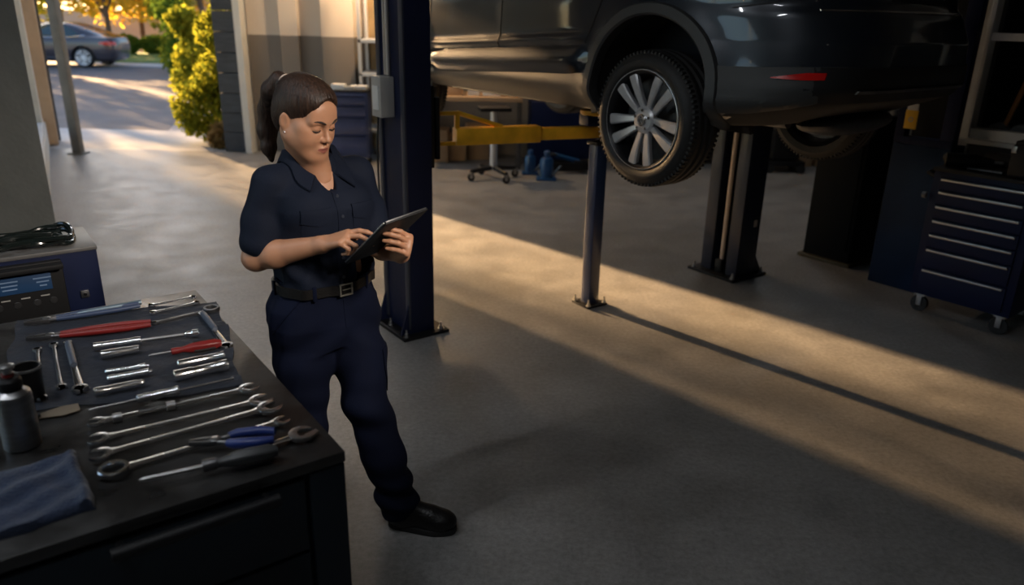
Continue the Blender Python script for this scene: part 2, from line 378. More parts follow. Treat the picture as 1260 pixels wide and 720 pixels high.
# ================================================================= cars
class CarShape:
    """body given by plan outlines at a list of heights: (z, rear x, front x, half width, corner power)"""
    def __init__(s, lv, bump=None): s.lv = lv; s.bump = bump
    def par(s, z):
        L = s.lv
        if z <= L[0][0]: return L[0][1:]
        for a, b in zip(L, L[1:]):
            if z <= b[0]:
                t = (z - a[0]) / max(1e-6, b[0] - a[0]); return tuple(a[i] + (b[i] - a[i]) * t for i in range(1, len(a)))
        return L[-1][1:]
    def half(s, x, z):
        xr, xf, hw, nr, nf = s.par(z)
        xc = .45 * xr + .55 * xf
        a = (xf - xc) if x > xc else (xc - xr); n = nf if x > xc else nr
        q = min(1, abs((x - xc) / a))
        y = hw * max(0, 1 - q ** n) ** (1 / n)
        if s.bump: y += s.bump(x, z) * min(1, y / .3)
        return y
    def rearx(s, y, z):
        xr, xf, hw, nr, nf = s.par(z); xc = .45 * xr + .55 * xf
        return xc - (xc - xr) * max(0, 1 - min(1, abs(y) / hw) ** nr) ** (1 / nr)
    def frontx(s, y, z):
        xr, xf, hw, nr, nf = s.par(z); xc = .45 * xr + .55 * xf
        return xc + (xf - xc) * max(0, 1 - min(1, abs(y) / hw) ** nf) ** (1 / nf)
    def ring(s, z, N):
        xr, xf, hw, nr, nf = s.par(z); xc = .45 * xr + .55 * xf
        pts = []
        M = 900
        for k in range(M):
            t = 2 * PI * k / M; c, sn = math.cos(t), math.sin(t)
            n = nf if c > 0 else nr; a = (xf - xc) if c > 0 else (xc - xr)
            pts.append((xc + a * math.copysign(abs(c) ** (2 / n), c), hw * math.copysign(abs(sn) ** (2 / n), sn)))
        d = [0]
        for k in range(M): d.append(d[-1] + math.dist(pts[k], pts[(k + 1) % M]))
        out = []; j = 0
        for i in range(N):
            t = d[-1] * i / N
            while d[j + 1] < t: j += 1
            u = (t - d[j]) / max(1e-9, d[j + 1] - d[j]); p, q = pts[j], pts[(j + 1) % M]
            x, y = p[0] + (q[0] - p[0]) * u, p[1] + (q[1] - p[1]) * u
            if s.bump: y += math.copysign(s.bump(x, z) * min(1, abs(y) / .3), y)
            out.append((x, y, z))
        return out
    def body(s, zs, N=220):
        return MB().loft([s.ring(z, N) for z in zs])
    def patch(s, poly, side, nx=24, nz=8, off=.004, th=.012):
        """skin patch between a lower and an upper curve given as lists of (x, z), running the same way"""
        lo, hi = poly
        def ev(c, t):
            t *= len(c) - 1; i = min(int(t), len(c) - 2); u = t - i
            return (c[i][0] + (c[i + 1][0] - c[i][0]) * u, c[i][1] + (c[i + 1][1] - c[i][1]) * u)
        g = [[None] * (nx + 1) for _ in range(nz + 1)]
        gi = [[None] * (nx + 1) for _ in range(nz + 1)]
        mb = MB()
        for j in range(nz + 1):
            for i in range(nx + 1):
                a, b = ev(lo, i / nx), ev(hi, i / nx); v = j / nz
                x, z = a[0] + (b[0] - a[0]) * v, a[1] + (b[1] - a[1]) * v
                y = s.half(x, z)
                g[j][i] = mb.bm.verts.new((x, side * (y + off), z)); gi[j][i] = mb.bm.verts.new((x, side * (y + off - th), z))
        s._solid(mb, g, gi, nx, nz); return mb
    def endpatch(s, y0, y1, z0, z1, fn, nx=16, nz=6, off=.004, th=.012, front=False, skew=0):
        g = [[None] * (nx + 1) for _ in range(nz + 1)]; gi = [[None] * (nx + 1) for _ in range(nz + 1)]; mb = MB()
        sg = 1 if front else -1
        for j in range(nz + 1):
            for i in range(nx + 1):
                y, z = y0 + (y1 - y0) * i / nx, z0 + (z1 - z0) * j / nz
                x = fn(y, z)
                g[j][i] = mb.bm.verts.new((x + sg * off, y, z)); gi[j][i] = mb.bm.verts.new((x + sg * (off - th), y, z))
        s._solid(mb, g, gi, nx, nz); return mb
    def _solid(s, mb, g, gi, nx, nz):
        f = mb.bm.faces.new
        for j in range(nz):
            for i in range(nx):
                f((g[j][i], g[j][i + 1], g[j + 1][i + 1], g[j + 1][i])); f((gi[j + 1][i], gi[j + 1][i + 1], gi[j][i + 1], gi[j][i]))
        for i in range(nx):
            f((g[0][i + 1], g[0][i], gi[0][i], gi[0][i + 1])); f((g[nz][i], g[nz][i + 1], gi[nz][i + 1], gi[nz][i]))
        for j in range(nz):
            f((g[j][0], g[j + 1][0], gi[j + 1][0], gi[j][0])); f((g[j + 1][nx], g[j][nx], gi[j][nx], gi[j + 1][nx]))

def cut(o, cutters):
    """carve the cutters out of a mesh object and keep only the result"""
    for c in cutters:
        md = o.modifiers.new('cut', 'BOOLEAN'); md.operation = 'DIFFERENCE'; md.object = c; md.solver = 'EXACT'
    bpy.context.view_layer.update()
    me = bpy.data.meshes.new_from_object(o.evaluated_get(bpy.context.evaluated_depsgraph_get()))
    o.modifiers.clear(); old = o.data; o.data = me; bpy.data.meshes.remove(old)
    for c in cutters:
        m = c.data; bpy.data.objects.remove(c); bpy.data.meshes.remove(m)
    me.set_sharp_from_angle(angle=math.radians(28))

def make_wheel(parent, loc, side, R=.35, rim=.245, wd=.225, m_rim=None, m_face=None, detail=True, droop=0):
    """tyre with its rim, spokes and cap; local y points out of the car"""
    M = T(*loc) @ (I4 if side > 0 else RZ(PI))
    Y = Matrix(((1, 0, 0, 0), (0, 0, 1, 0), (0, -1, 0, 0), (0, 0, 0, 1)))     # local z of the turned shapes becomes y
    h = wd / 2
    w = MB()
    prof = [(rim + .002, -h + .02), (rim + .012, -h), (rim + .05, -h - .008), (R - .045, -h - .004), (R - .016, -h + .018), (R - .004, -h + .045)]
    zt = np.linspace(-h + .05, h - .05, 13)
    for k, z in enumerate(zt): prof.append((R - (.009 if k in (3, 4, 8, 9) else 0), z))
    prof += [(R - .004, h - .045), (R - .016, h - .018), (R - .045, h + .004), (R - .06, h + .009), (rim + .05, h + .008), (rim + .03, h + .010), (rim + .012, h), (rim + .002, h - .02)]
    w.lathe(prof + [prof[0]], 72, Y, cap=False)
    if detail:
        for k in range(84):
            a = 2 * PI * k / 84
            for sg in (-1, 1):
                w.box((R - .019, 0, sg * (h - .030)), (.030, .013, .030), Y @ RZ(a), .003)
    t = w.build('wheel', M_TYRE, parent, 40); t.matrix_basis = M
    rb = MB().lathe([(rim, -h + .01), (rim - .018, -h + .02), (rim - .03, 0), (rim - .022, h - .03), (rim - .012, h - .008), (rim + .004, h + .004), (rim + .006, h - .004), (rim, -h + .01)], 64, Y, cap=False).build('rim', m_rim, t, 40)
    MB().lathe([(rim - .0005, h - .004), (rim + .003, h + .004), (rim + .006, h + .003), (rim + .006, h - .010), (rim - .0005, h - .014)], 64, Y, cap=False).build('rim_lip', m_face, t, 40)
    MB().lathe([(.001, -.02), (rim - .035, -.02), (rim - .035, -.005), (.001, -.005)], 40, Y).build('brake_disc', M_DKSTEEL, t)
    sp_ob = None
    for k in range(5):
        for sg in (-1, 1):
            a0 = 2 * PI * k / 5 + PI / 2
            m = MB()
            a, b = .052, rim - .012
            w0, w1, off0, off1 = .014, .030, sg * .020, sg * .056
            rings = []
            for tt in np.linspace(0, 1, 7):
                rr = a + (b - a) * tt; ww = w0 + (w1 - w0) * tt; o_ = off0 + (off1 - off0) * tt
                zf = h - .026 + .020 * math.sin(PI * min(1, tt * .62)) ; zb = zf - .028
                rings.append([(o_ - ww, rr, zb), (o_ + ww, rr, zb), (o_ + ww, rr, zf - .007), (o_ + ww * .7, rr, zf), (o_ - ww * .7, rr, zf), (o_ - ww, rr, zf - .007)])
            m.loft(rings, Y @ RZ(a0 - PI / 2))
            m.build('spoke', m_face, t, 30)
    MB().lathe([(.070, h - .05), (.070, h - .022), (.058, h - .012), (.034, h - .010), (.001, h - .010)], 32, Y).build('hub_plate', m_face, t)
    if detail:
        cp = MB().lathe([(.031, h - .012), (.031, h - .003), (.027, h + .001), (.001, h + .001)], 32, Y).build('hub_cap', M_CHROME, t)
        for k in range(5):
            a = 2 * PI * k / 5 + PI / 2 + PI / 5
            MB().cyl((.050 * math.cos(a), .050 * math.sin(a), h - .02), (.050 * math.cos(a), .050 * math.sin(a), h - .004), .008, seg=6, M=Y).build('lug_nut', M_CHROME, t)
        e = MB(); e.lathe([(.024, h + .001), (.024, h + .004), (.021, h + .004), (.021, h + .001)], 32, Y, cap=False)
        for pts in ([(-.011, .018), (0, .001), (.011, .018)], [(-.018, .008), (-.009, -.017), (0, -.002), (.009, -.017), (.018, .008)]):
            e.tube([(p[0], p[1], h + .003) for p in pts], .0016, 6, Y)
        e.build('emblem', M_STEEL, t)
    return t
M_TYRE = mat('tyre_rubber', (.013, .012, .012), .62, var=.2, vs=12, bump=.1, bs=70)
M_RIMDK = mat('dark_rim_paint', (.02, .02, .022), .35, .6)
M_RIMFACE = mat('machined_rim', (.60, .60, .62), .34, .55, var=.08, vs=20)
M_RIMSILVER = mat('silver_rim', (.72, .73, .76), .35, .4)
M_PAINT = mat('dark_blue_grey_car_paint', (.012, .017, .026), .30, .35, coat=1.0)
M_CLAD = mat('grey_plastic_cladding', (.030, .030, .031), .55, bump=.1, bs=200)
M_PAINT2 = mat('grey_violet_car_paint', (.05, .047, .062), .3, .3, coat=.8)
M_CARGLASS = mat('tinted_car_glass', (.02, .045, .05), .05, 0, coat=.6, spec=.8)
M_RED = mat('red_lens', (.55, .008, .006), .25, coat=.6)
M_UNDER = mat('underbody', (.012, .011, .011), .8)

# ================================================================= outside the doorway
# parked saloon across the street
SED = CarShape([(.20, -.80, 3.20, .78, 5, 4), (.30, -.95, 3.45, .86, 5, 4), (.50, -1.02, 3.55, .90, 4.5, 3.5), (.70, -1.02, 3.50, .90, 4.5, 3.5), (.84, -1.0, 3.35, .89, 4.5, 3.5), (.96, -.95, 2.6, .85, 4.5, 3.5),
                (1.02, -.70, 2.15, .78, 4, 3.5), (1.12, -.40, 1.95, .74, 4, 3.5), (1.28, .02, 1.62, .64, 4, 4), (1.38, .32, 1.35, .56, 3.5, 3.5), (1.42, .5, 1.2, .4, 3, 3), (1.43, .7, 1.0, .2, 3, 3)])
sp = on(108, 83.5, -.03)
sedan = thing('car', 'grey saloon car parked across the street beyond the doorway', 'car', T(sp.x - .1, sp.y + .80, -.03) @ RZ(PI + .03) @ Matrix.Scale(.95, 4))
zs = [.20, .25, .30, .4, .5, .6, .7, .78, .84, .9, .96, .99, 1.02, 1.07, 1.12, 1.2, 1.28, 1.33, 1.38, 1.40, 1.42, 1.43]
sb = SED.body(zs, 160).build('body', M_PAINT2, sedan)
cs = []
for x in (0, 2.7):
    for sd_ in (-1, 1):
        cs.append(MB().cyl((x, sd_ * .62, .33), (x, sd_ * 1.1, .33), .385, seg=40).build('cutter', M_UNDER, sedan))
cut(sb, cs)
for sd_ in (-1, 1):
    SED.patch(([(.02, 1.0), (.5, .99), (.9, .98)], [(.32, 1.22), (.55, 1.32), (.88, 1.345)]), sd_).build('side_window', M_CARGLASS, sedan)
    SED.patch(([(.97, .98), (1.4, .98), (1.95, .99)], [(.95, 1.345), (1.25, 1.335), (1.58, 1.24)]), sd_).build('side_window', M_CARGLASS, sedan)
    SED.patch(([(-.12, 1.02), (.4, .955), (1.2, .945), (2.1, .965)], [(-.10, 1.045), (.4, .975), (1.2, .965), (2.1, .985)]), sd_, nz=2, off=.012).build('window_trim', M_CHROME, sedan)
    SED.patch(([(-.98, .72), (-.8, .72), (-.55, .76)], [(-.96, .84), (-.8, .86), (-.55, .82)]), sd_, off=.012).build('tail_light', M_RED, sedan)
    SED.patch(([(.42, .28), (2.28, .28)], [(.42, .33), (2.28, .33)]), sd_, nz=2, off=.014).build('sill_trim', M_CHROME, sedan)
    for x in (0, 2.7): make_wheel(sedan, (x, sd_ * .775, .33), sd_, .33, .245, .2, M_RIMSILVER, M_RIMSILVER, detail=False)
SED.endpatch(-.6, .6, .98, 1.24, lambda y, z: SED.rearx(y, z)).build('rear_window', M_CARGLASS, sedan)

# plants
M_LEAFY = leafmat('yellow_green_leaves', (.50, .40, .03), (.24, .30, .03), .55)
M_LEAFW = leafmat('golden_leaves', (.85, .50, .05), (.55, .40, .05), .6)
M_LEAFD = leafmat('deep_green_leaves', (.05, .11, .02), (.14, .20, .025), .4)
M_LEAFB = leafmat('bush_leaves', (.36, .34, .03), (.12, .16, .02), .55)
M_LEAFDRY = leafmat('dry_leaves', (.42, .26, .10), (.28, .20, .08), .4)
M_BARK = mat('bark', (.10, .07, .05), .9, var=.2, vs=10)
def leaves(clumps, n, size, seed):
    """n small leaves scattered through ellipsoid clumps (centre, radii)"""
    r = np.random.RandomState(seed); V_, F_ = [], []
    vol = np.array([c[1][0] * c[1][1] * c[1][2] for c in clumps]) ** .8; vol /= vol.sum()
    ks = r.choice(len(clumps), n, p=vol)
    for k in ks:
        c, rad = clumps[k]
        d = r.normal(size=3); d /= np.linalg.norm(d); q = np.array(c) + d * np.array(rad) * r.uniform(.35, 1.06) ** .5
        a = r.normal(size=3); a /= np.linalg.norm(a); b = np.cross(a, r.normal(size=3)); b /= np.linalg.norm(b)
        s = size * r.uniform(.6, 1.3); i = len(V_)
        V_ += [q - a * s, q + b * s * .42, q + a * s, q - b * s * .42]; F_.append((i, i + 1, i + 2, i + 3))
    me = bpy.data.meshes.new('foliage'); me.from_pydata([tuple(v) for v in V_], [], F_); return me
def plant(name, label, cat, loc, clumps, n, size, m, trunk, seed, group=None):
    t = thing(name, label, cat, T(*loc), group)
    link('foliage', leaves(clumps, n, size, seed), m, t, smooth=False)
    tb = MB()
    for pts, r0, r1 in trunk: tb.tube(pts, [r0 + (r1 - r0) * i / (len(pts) - 1) for i in range(len(pts))], 8)
    tb.build('trunk', M_BARK, t)
    return t
def ball_clumps(c, r, k, s, seed):
    rr = random.Random(seed)
    return [((c[0] + rr.uniform(-1, 1) * r[0], c[1] + rr.uniform(-1, 1) * r[1], c[2] + rr.uniform(-1, 1) * r[2]), (s * rr.uniform(.7, 1.2),) * 3) for _ in range(k)]
# big bush beside the doorway pier
b0 = on(262, 182, -.02)
bx, by = b0.x, b0.y + .45
plant('bush', 'tall yellow green bush growing beside the grey doorway pier', 'bush', (bx, by, -.02),
      [((-.12, 0, .42), (.46, .42, .42)), ((-.34, -.02, .50), (.34, .36, .42)), ((.12, .1, .8), (.36, .4, .4)), ((.22, .1, 1.35), (.32, .4, .45)), ((.2, .1, 1.8), (.28, .34, .4)), ((-.02, .0, .98), (.3, .3, .3)), ((.05, 0, 1.55), (.3, .3, .3))],
      6000, .055, M_LEAFB, [([(0, 0, 0), (.05, .02, .5), (.15, .05, 1.2), (.2, .05, 1.9)], .04, .012), ([(.02, 0, .1), (-.1, 0, .5), (-.2, .05, .9)], .025, .008)], 3)
d0 = on(272, 184, -.02)
plant('dry_shrub', 'low straw coloured shrub at the foot of the doorway pier', 'shrub', (d0.x, d0.y + .1, -.02), [((0, 0, .16), (.2, .16, .2))], 420, .06, M_LEAFDRY, [([(0, 0, 0), (.02, 0, .25)], .01, .004)], 5)
# column of hedge along the path
for i, (px, py, Y, h, rx) in enumerate(((236, 92, 17.5, 2.0, .5), (224, 78, 21, 2.2, .6), (214, 70, 24.5, 2.7, .8))):
    p = on(px, py + 26, -.02); p = at(px, 60, Y)
    plant('hedge_bush', ('dusty green hedge bush beside the path, nearest the doorway', 'dusty green hedge bush in the middle of the path row', 'tall rounded hedge bush beside the path, nearest the street')[i], 'hedge', (p.x, Y, -.02),
          ball_clumps((0, 0, h * .5), (rx * .4, rx * .5, h * .34), 9, rx * .62, 20 + i), 2600, .085, M_LEAFB if i != 1 else M_LEAFD, [([(0, 0, 0), (0, 0, h * .6)], .05, .02)], 30 + i)
# two clipped round shrubs on the lawn
for i, (px, Y, rx, h) in enumerate(((154, 32.2, .58, .72), (192, 32.8, .62, .70))):
    p = at(px, 56, Y)
    plant('round_shrub', ('clipped round shrub on the lawn near the parked car', 'clipped round shrub on the lawn near the path')[i], 'shrub', (p.x, Y, .03), [((0, 0, h * .5), (rx, .6, h * .55))], 2600, .07, M_LEAFD, [([(0, 0, 0), (0, 0, .4)], .05, .03)], 40 + i, 'clipped shrubs on the lawn')
# trees across the street
def tree(px, Y, h, r, m, label, seed, n=3400, base=.03, lo=.45, leaf=.16):
    p = at(px, 60, Y)
    return plant('tree', label, 'tree', (p.x, Y, base), ball_clumps((0, 0, h * (lo + 1) / 2), (r * .7, r * .7, h * (1 - lo) * .4), 16, r * .45, seed), n, leaf, m,
                 [([(0, 0, 0), (.05, 0, h * .3), (-.05, .05, h * .6), (0, 0, h * .85)], .13, .03), ([(0, 0, h * .32), (.5, .1, h * .55), (.8, .1, h * .75)], .06, .02), ([(0, 0, h * .3), (-.5, -.1, h * .55), (-.8, .1, h * .72)], .06, .02)], seed, 'trees across the street')
tree(136, 31.0, 4.6, 2.1, M_LEAFW, 'golden leaved young tree on the lawn behind the parked car', 51, lo=.38)
tree(80, 34.0, 5.2, 2.4, M_LEAFY, 'yellow green tree behind the roof of the parked car', 52, lo=.30)
tree(52, 37.0, 6.0, 2.6, M_LEAFY, 'dark yellow tree behind the front of the parked car', 53, lo=.22)
tree(178, 40.0, 6.5, 2.8, M_LEAFW, 'golden tree far behind the round shrubs', 54, lo=.26)
tree(252, 33.0, 6.0, 2.5, M_LEAFW, 'golden tree behind the hedge at the end of the path', 55, lo=.16, n=4200)
tree(222, 46.0, 7.0, 2.5, M_LEAFY, 'yellow green tree at the far end of the path', 56, lo=.16)
# far yard wall, pale house gable and hill
struct(MB().box((-22, 42, .75), (34, .3, 1.7)).build('wall_far', mat('pale_yard_wall', (.48, .46, .48), .85), smooth=False))
hl = MB(); hl.loft([[(x, 62 + y, z) for x, z in zip(np.linspace(-70, 40, 24), 2.0 + 2.6 * np.abs(np.sin(np.linspace(0, 5, 24) + ph)) * k)] for y, k, ph in ((0, 0, 0), (6, .5, .2), (16, 1.6, .4), (30, 2.4, .6))], closed=False)
o = hl.build('hills', mat('dry_hills', (.30, .24, .17), .95, var=.2, vs=.1)); o['kind'] = 'structure'
hp = at(229, 20, 36)
hs = thing('house', 'pale house with a low roof behind the end of the path', 'house', T(hp.x + 1.6, 37.5, 0))
MB().box((0, 0, 1.5), (3.6, 3, 3.2)).build('wall', mat('cream_render', (.62, .55, .46), .8), hs, smooth=False)
MB().prism([(-2.1, 3.05), (2.1, 3.05), (0, 4.1)], -1.7, 1.7, RX(PI / 2)).build('roof', mat('clay_roof', (.25, .13, .09), .8), hs, smooth=False)
# unseen trees added on the sun side: they break the low sun into patches before it comes in
T0, TV = Vector((-18.5, 25.0, .0)), Vector((math.cos(SUN_AZ), math.sin(SUN_AZ), 0))
def shade(name, label, v, clumps, n, size, m, seed, h):
    p = T0 + TV * v
    cl_ = [((TV.x * c[0], TV.y * c[0], c[1]), (c[2], c[2], c[3])) for c in clumps]
    plant(name, label, 'tree', (p.x, p.y, -.02), cl_, n, size, m, [([(0, 0, 0), (.1, 0, h * .4), (0, .1, h * .8)], .16, .05)], seed, None)
shade('tree', 'broad dark leaved tree added out of view, left of the parked car, to block the sun', 0, [(-2.8, 2.6, 1.6, 2.0), (-1.0, 2.4, 1.4, 2.3), (.6, 2.4, 1.4, 2.3), (1.3, 2.5, 1.0, 2.2)], 8000, .15, M_LEAFD, 71, 4)  # out of view, put in to keep the low sun off street and doorway
def shade_crown(seed=9):
    """leaf density set to shape the sun patches indoors: thick above and to one side, thin in the middle"""
    r = np.random.RandomState(seed); V_, F_ = [], []
    sg = lambda x: 1 / (1 + math.exp(-x))
    waves = [(r.uniform(2, 7), r.uniform(0, 6.3), r.uniform(.3, 1.1), r.uniform(0, 6.3)) for _ in range(6)]
    for _ in range(12500):
        v, h = r.uniform(-2.6, 1.9), r.uniform(4.5, 8.6)
        t = .10 + .90 * sg((h - 4.80) / .16) * sg((6.55 - h) / .13 + max(0, v - .45) * 4.5)
        t *= .20 + .80 * sg((v + .85 - .20 * math.sin(3 * h)) / .18)
        n = sum(math.sin(a * v + p + .5 * math.sin(b * h + q)) for a, p, b, q in waves) / 2.4
        t *= .60 + .40 * sg(n * 2.4 + 1.9)
        t *= 1 - .5 * math.exp(-((v - .16 - .05 * math.sin(4 * h)) / .09) ** 2) * sg((h - 6.0) / .1)
        if r.uniform() > min(1, -math.log(max(.05, min(.999, t))) / 2.2): continue
        q = np.array((TV.x * v - .7 * r.uniform(-1, 1), TV.y * v + .7 * r.uniform(-1, 1), h))
        a = r.normal(size=3); a[2] -= .8; a /= np.linalg.norm(a); b = np.cross(a, r.normal(size=3)); b /= np.linalg.norm(b)
        s_ = .085 * r.uniform(.6, 1.3); k = len(V_)
        V_ += [q - a * s_, q + b * s_ * .42, q + a * s_, q - b * s_ * .42]; F_.append((k, k + 1, k + 2, k + 3))
    me = bpy.data.meshes.new('foliage'); me.from_pydata([tuple(v) for v in V_], [], F_); return me
wt = thing('tree', 'tall loose crowned tree added out of view, left of the parked car, to shape the sun patches', 'tree', T(T0.x, T0.y, -.02))  # unseen, its crown thinned where the floor should be sunlit
link('foliage', shade_crown(), M_LEAFY, wt, smooth=False)
tb = MB()
for pts, r0, r1 in (([(TV.x * -1.5, TV.y * -1.5, 0), (TV.x * -1.5, TV.y * -1.5, 3), (TV.x * -1.2, TV.y * -1.2, 6), (TV.x * -.6, TV.y * -.6, 8.2)], .2, .06), ([(TV.x * -1.4, TV.y * -1.4, 5.0), (TV.x * -.3, TV.y * -.3, 7.2), (TV.x * 1.2, TV.y * 1.2, 7.7)], .08, .03)):
    tb.tube(pts, [r0 + (r1 - r0) * i / (len(pts) - 1) for i in range(len(pts))], 8)
tb.build('trunk', M_BARK, wt)
# ================================================================= the car on the lift
CA = math.radians(37)
CAR_P = at(788, 148, 4.03)                 # left rear wheel hub
DROOP = .19                                # hub height in body coordinates: the suspension hangs
HW = .905
def crease(x):                             # height of the door crease, climbing to the rear
    return .585 - .095 * max(0, min(1, (x - .35) / 1.6))
def car_bump(x, z):
    b = 0.0
    f = 1 / (1 + math.exp(-(x - .46) / .035)) * (1 / (1 + math.exp((x - 2.25) / .06)))
    dz = z - crease(x)
    if -.30 < dz < .20: b += f * (.020 * math.exp(-(dz / .030) ** 2) - .030 * math.exp(-((dz + .115) / .065) ** 2))
    for wx in (0, 2.55):                   # flared arches
        d = math.hypot(x - wx, z - .33); b += .018 * math.exp(-((d - .40) / .07) ** 2)
    b += .012 * math.exp(-((z - .30) / .06) ** 2)
    return b
SUV = CarShape([(.20, -.52, 2.95, .84, 6, 4.5), (.27, -.70, 3.10, HW - .02, 6, 4.0), (.33, -.88, 3.20, HW, 5, 3.6), (.40, -.95, 3.22, HW, 4.6, 3.5), (.46, -.97, 3.25, HW, 4.2, 3.4), (.60, -.98, 3.25, HW, 3.8, 3.3), (.72, -.93, 3.20, HW, 3.8, 3.2), (.76, -.89, 3.17, HW, 3.8, 3.2),
                (.86, -.87, 3.08, HW - .01, 4.0, 3.2), (.94, -.86, 2.85, HW - .02, 4.0, 3.2), (1.00, -.85, 2.3, .86, 4.0, 3.5), (1.06, -.83, 2.0, .84, 4, 4), (1.25, -.70, 1.65, .76, 4, 4), (1.42, -.56, 1.25, .69, 4, 4), (1.50, -.46, .95, .62, 3.5, 3.5), (1.54, -.3, .7, .5, 3, 3), (1.55, -.1, .5, .3, 3, 3)], car_bump)
car = thing('car', 'dark blue grey car raised on the lift with its rear wheels hanging', 'car', T(CAR_P.x, CAR_P.y, CAR_P.z - DROOP) @ RZ(PI / 2 + CA) @ T(0, -HW + .0, 0))
zs = list(np.arange(.20, .40, .0175)) + list(np.arange(.40, .68, .007)) + list(np.arange(.68, .98, .0175)) + [.98, 1.0, 1.02, 1.04, 1.06, 1.12, 1.18, 1.25, 1.34, 1.42, 1.46, 1.50, 1.52, 1.54, 1.55]
body = SUV.body(zs, 420).build('body', M_PAINT, car, 30)
cs = []
for x in (0, 2.55):
    for s in (-1, 1): cs.append(MB().cyl((x, s * .56, .33), (x, s * 1.2, .33), .385, seg=64).build('cutter', M_UNDER, car))
for x in (0, 2.55):
    for s in (-1, 1): cs.append(MB().box((x, s * .89, .1), (.77, .66, .46)).build('cutter', M_UNDER, car))
cut(body, cs)
body.data.materials.append(M_UNDER)
for p in body.data.polygons:
    if (p.normal.z < -.7 and p.center.z < .24) or (p.center.z < .36 and p.center.x < -.45 and p.normal.z < -.15): p.material_index = 1
for x in (0, 2.55):
    for s in (-1, 1):
        ln = MB()
        arc = [math.radians(-12 + 204 * k / 40) for k in range(41)]
        r0 = .384
        ln.loft([[(x + r0 * math.cos(a), s * yy, .33 + r0 * math.sin(a)) for a in arc] for yy in (.50, .86)], closed=False)
        ln.box((x, s * .50, .45), (.80, .02, .62))
        ln.build('wheel_arch_liner', M_UNDER, car)
        fl = MB()                                   # plastic arch flare following the body skin
        rings = []
        for k in range(49):
            a = math.radians(-20 + 220 * k / 48) if True else 0
            row = []
            for rr, oo in ((.375, -.05), (.375, .012), (.385, .020), (.43, .018), (.437, .008), (.437, -.02)):
                px, pz = x + rr * math.cos(a), .33 + rr * math.sin(a)
                row.append((px, s * (SUV.half(px, max(pz, .21)) + oo), pz))
            rings.append(row)
        fl.loft(rings); fl.build('wheel_arch_flare', M_CLAD, car, 40)
for s in (-1, 1):
    # sill cladding, rear bumper cladding wrapping the corner
    SUV.patch(([(.40, .205), (1.3, .205), (2.14, .205)], [(.43, .395), (1.3, .345), (2.12, .295)]), s, 40, 8, .012, .03).build('sill_cladding', M_CLAD, car)
    SUV.patch(([(-.36, .265), (-.55, .275), (-.72, .31), (-.88, .36)], [(-.405, .485), (-.6, .49), (-.80, .50), (-.90, .505)]), s, 30, 10, .008, .02).build('bumper_cladding', M_CLAD, car)
    SUV.patch(([(-.655, .446), (-.78, .442), (-.845, .446)], [(-.655, .450), (-.78, .474), (-.845, .476)]), s, 20, 4, .016, .02).build('rear_reflector', M_RED, car, label='red strip reflector')
    # door outlines and the lower fuel/quarter seam
    for x0, z0, x1, z1 in ((1.28, .22, 1.22, .98), (.46, .55, .26, .98), (2.16, .30, 2.1, .95)):
        SUV.patch(([(x0 - .004, z0), (x0 + .004, z0)], [(x1 - .004, z1), (x1 + .004, z1)]), s, 1, 60, .0035, .01).build('door_seam', M_BLACK, car)
    SUV.patch(([(-.42, .74), (-.6, .765), (-.74, .83)], [(-.42, .746), (-.6, .771), (-.745, .836)]), s, 20, 1, .003, .01).build('bumper_seam', M_BLACK, car)
    SUV.patch(([(-.52, .835), (-.7, .83), (-.80, .82)], [(-.55, .93), (-.7, .94), (-.80, .93)]), s, 16, 5, .010, .03).build('tail_light', M_RED, car, label='red tail light')
    SUV.patch(([(-.50, 1.08), (-.2, 1.05), (.22, 1.04)], [(-.38, 1.22), (-.15, 1.34), (.24, 1.37)]), s).build('side_window', M_CARGLASS, car)
    SUV.patch(([(.30, 1.04), (.8, 1.03), (1.22, 1.03)], [(.30, 1.375), (.7, 1.39), (1.10, 1.37)]), s).build('side_window', M_CARGLASS, car)
    SUV.patch(([(1.30, 1.03), (1.6, 1.04), (1.88, 1.06)], [(1.18, 1.36), (1.3, 1.30), (1.5, 1.24)]), s).build('side_window', M_CARGLASS, car)
    SUV.patch(([(2.75, .66), (2.95, .68), (3.08, .70)], [(2.72, .80), (2.95, .80), (3.05, .80)]), s, off=.008).build('headlight', mat('clear_lens', (.5, .52, .55), .1, coat=.8), car)
    for hx in (.62, 1.42): SUV.patch(([(hx, .84), (hx + .2, .835)], [(hx, .865), (hx + .2, .86)]), s, 8, 3, .03, .025).build('door_handle', M_PAINT, car)
    MB().ball((1.75, s * 1.0, 1.06), (.07, .11, .08)).build('door_mirror', M_PAINT, car)
# tail: hatch seam, plate recess, lamp bar, chrome strip, lower bumper
SUV.endpatch(-.62, .62, .735, .742, lambda y, z: SUV.rearx(y, z), 40, 1, .006).build('hatch_lip', M_CHROME, car)
SUV.endpatch(-.27, .27, .78, .90, lambda y, z: SUV.rearx(y, z), 20, 4, .006).build('plate_recess', M_BLACKPL, car)
SUV.endpatch(-.22, .22, .795, .885, lambda y, z: SUV.rearx(0, .85), 4, 2, .014).build('blank_plate', mat('grey_plate', (.22, .22, .22), .5), car)
SUV.endpatch(-.30, .30, .915, .935, lambda y, z: SUV.rearx(y, z), 20, 2, .02, .03).build('hatch_handle', M_CHROME, car)
SUV.endpatch(-.70, .70, .34, .50, lambda y, z: SUV.rearx(y, z), 40, 8, .010, .03).build('bumper_cladding', M_BLACKPL, car)
SUV.endpatch(-.5, .5, .385, .40, lambda y, z: SUV.rearx(y, z), 30, 1, .02).build('bumper_trim', M_DKSTEEL, car)
SUV.endpatch(-.56, .56, 1.10, 1.40, lambda y, z: SUV.rearx(y, z), 20, 8, .006).build('rear_window', M_CARGLASS, car)
SUV.endpatch(-.55, .55, 1.08, 1.36, lambda y, z: SUV.frontx(y, z), 20, 8, .006, front=True).build('windscreen', M_CARGLASS, car)
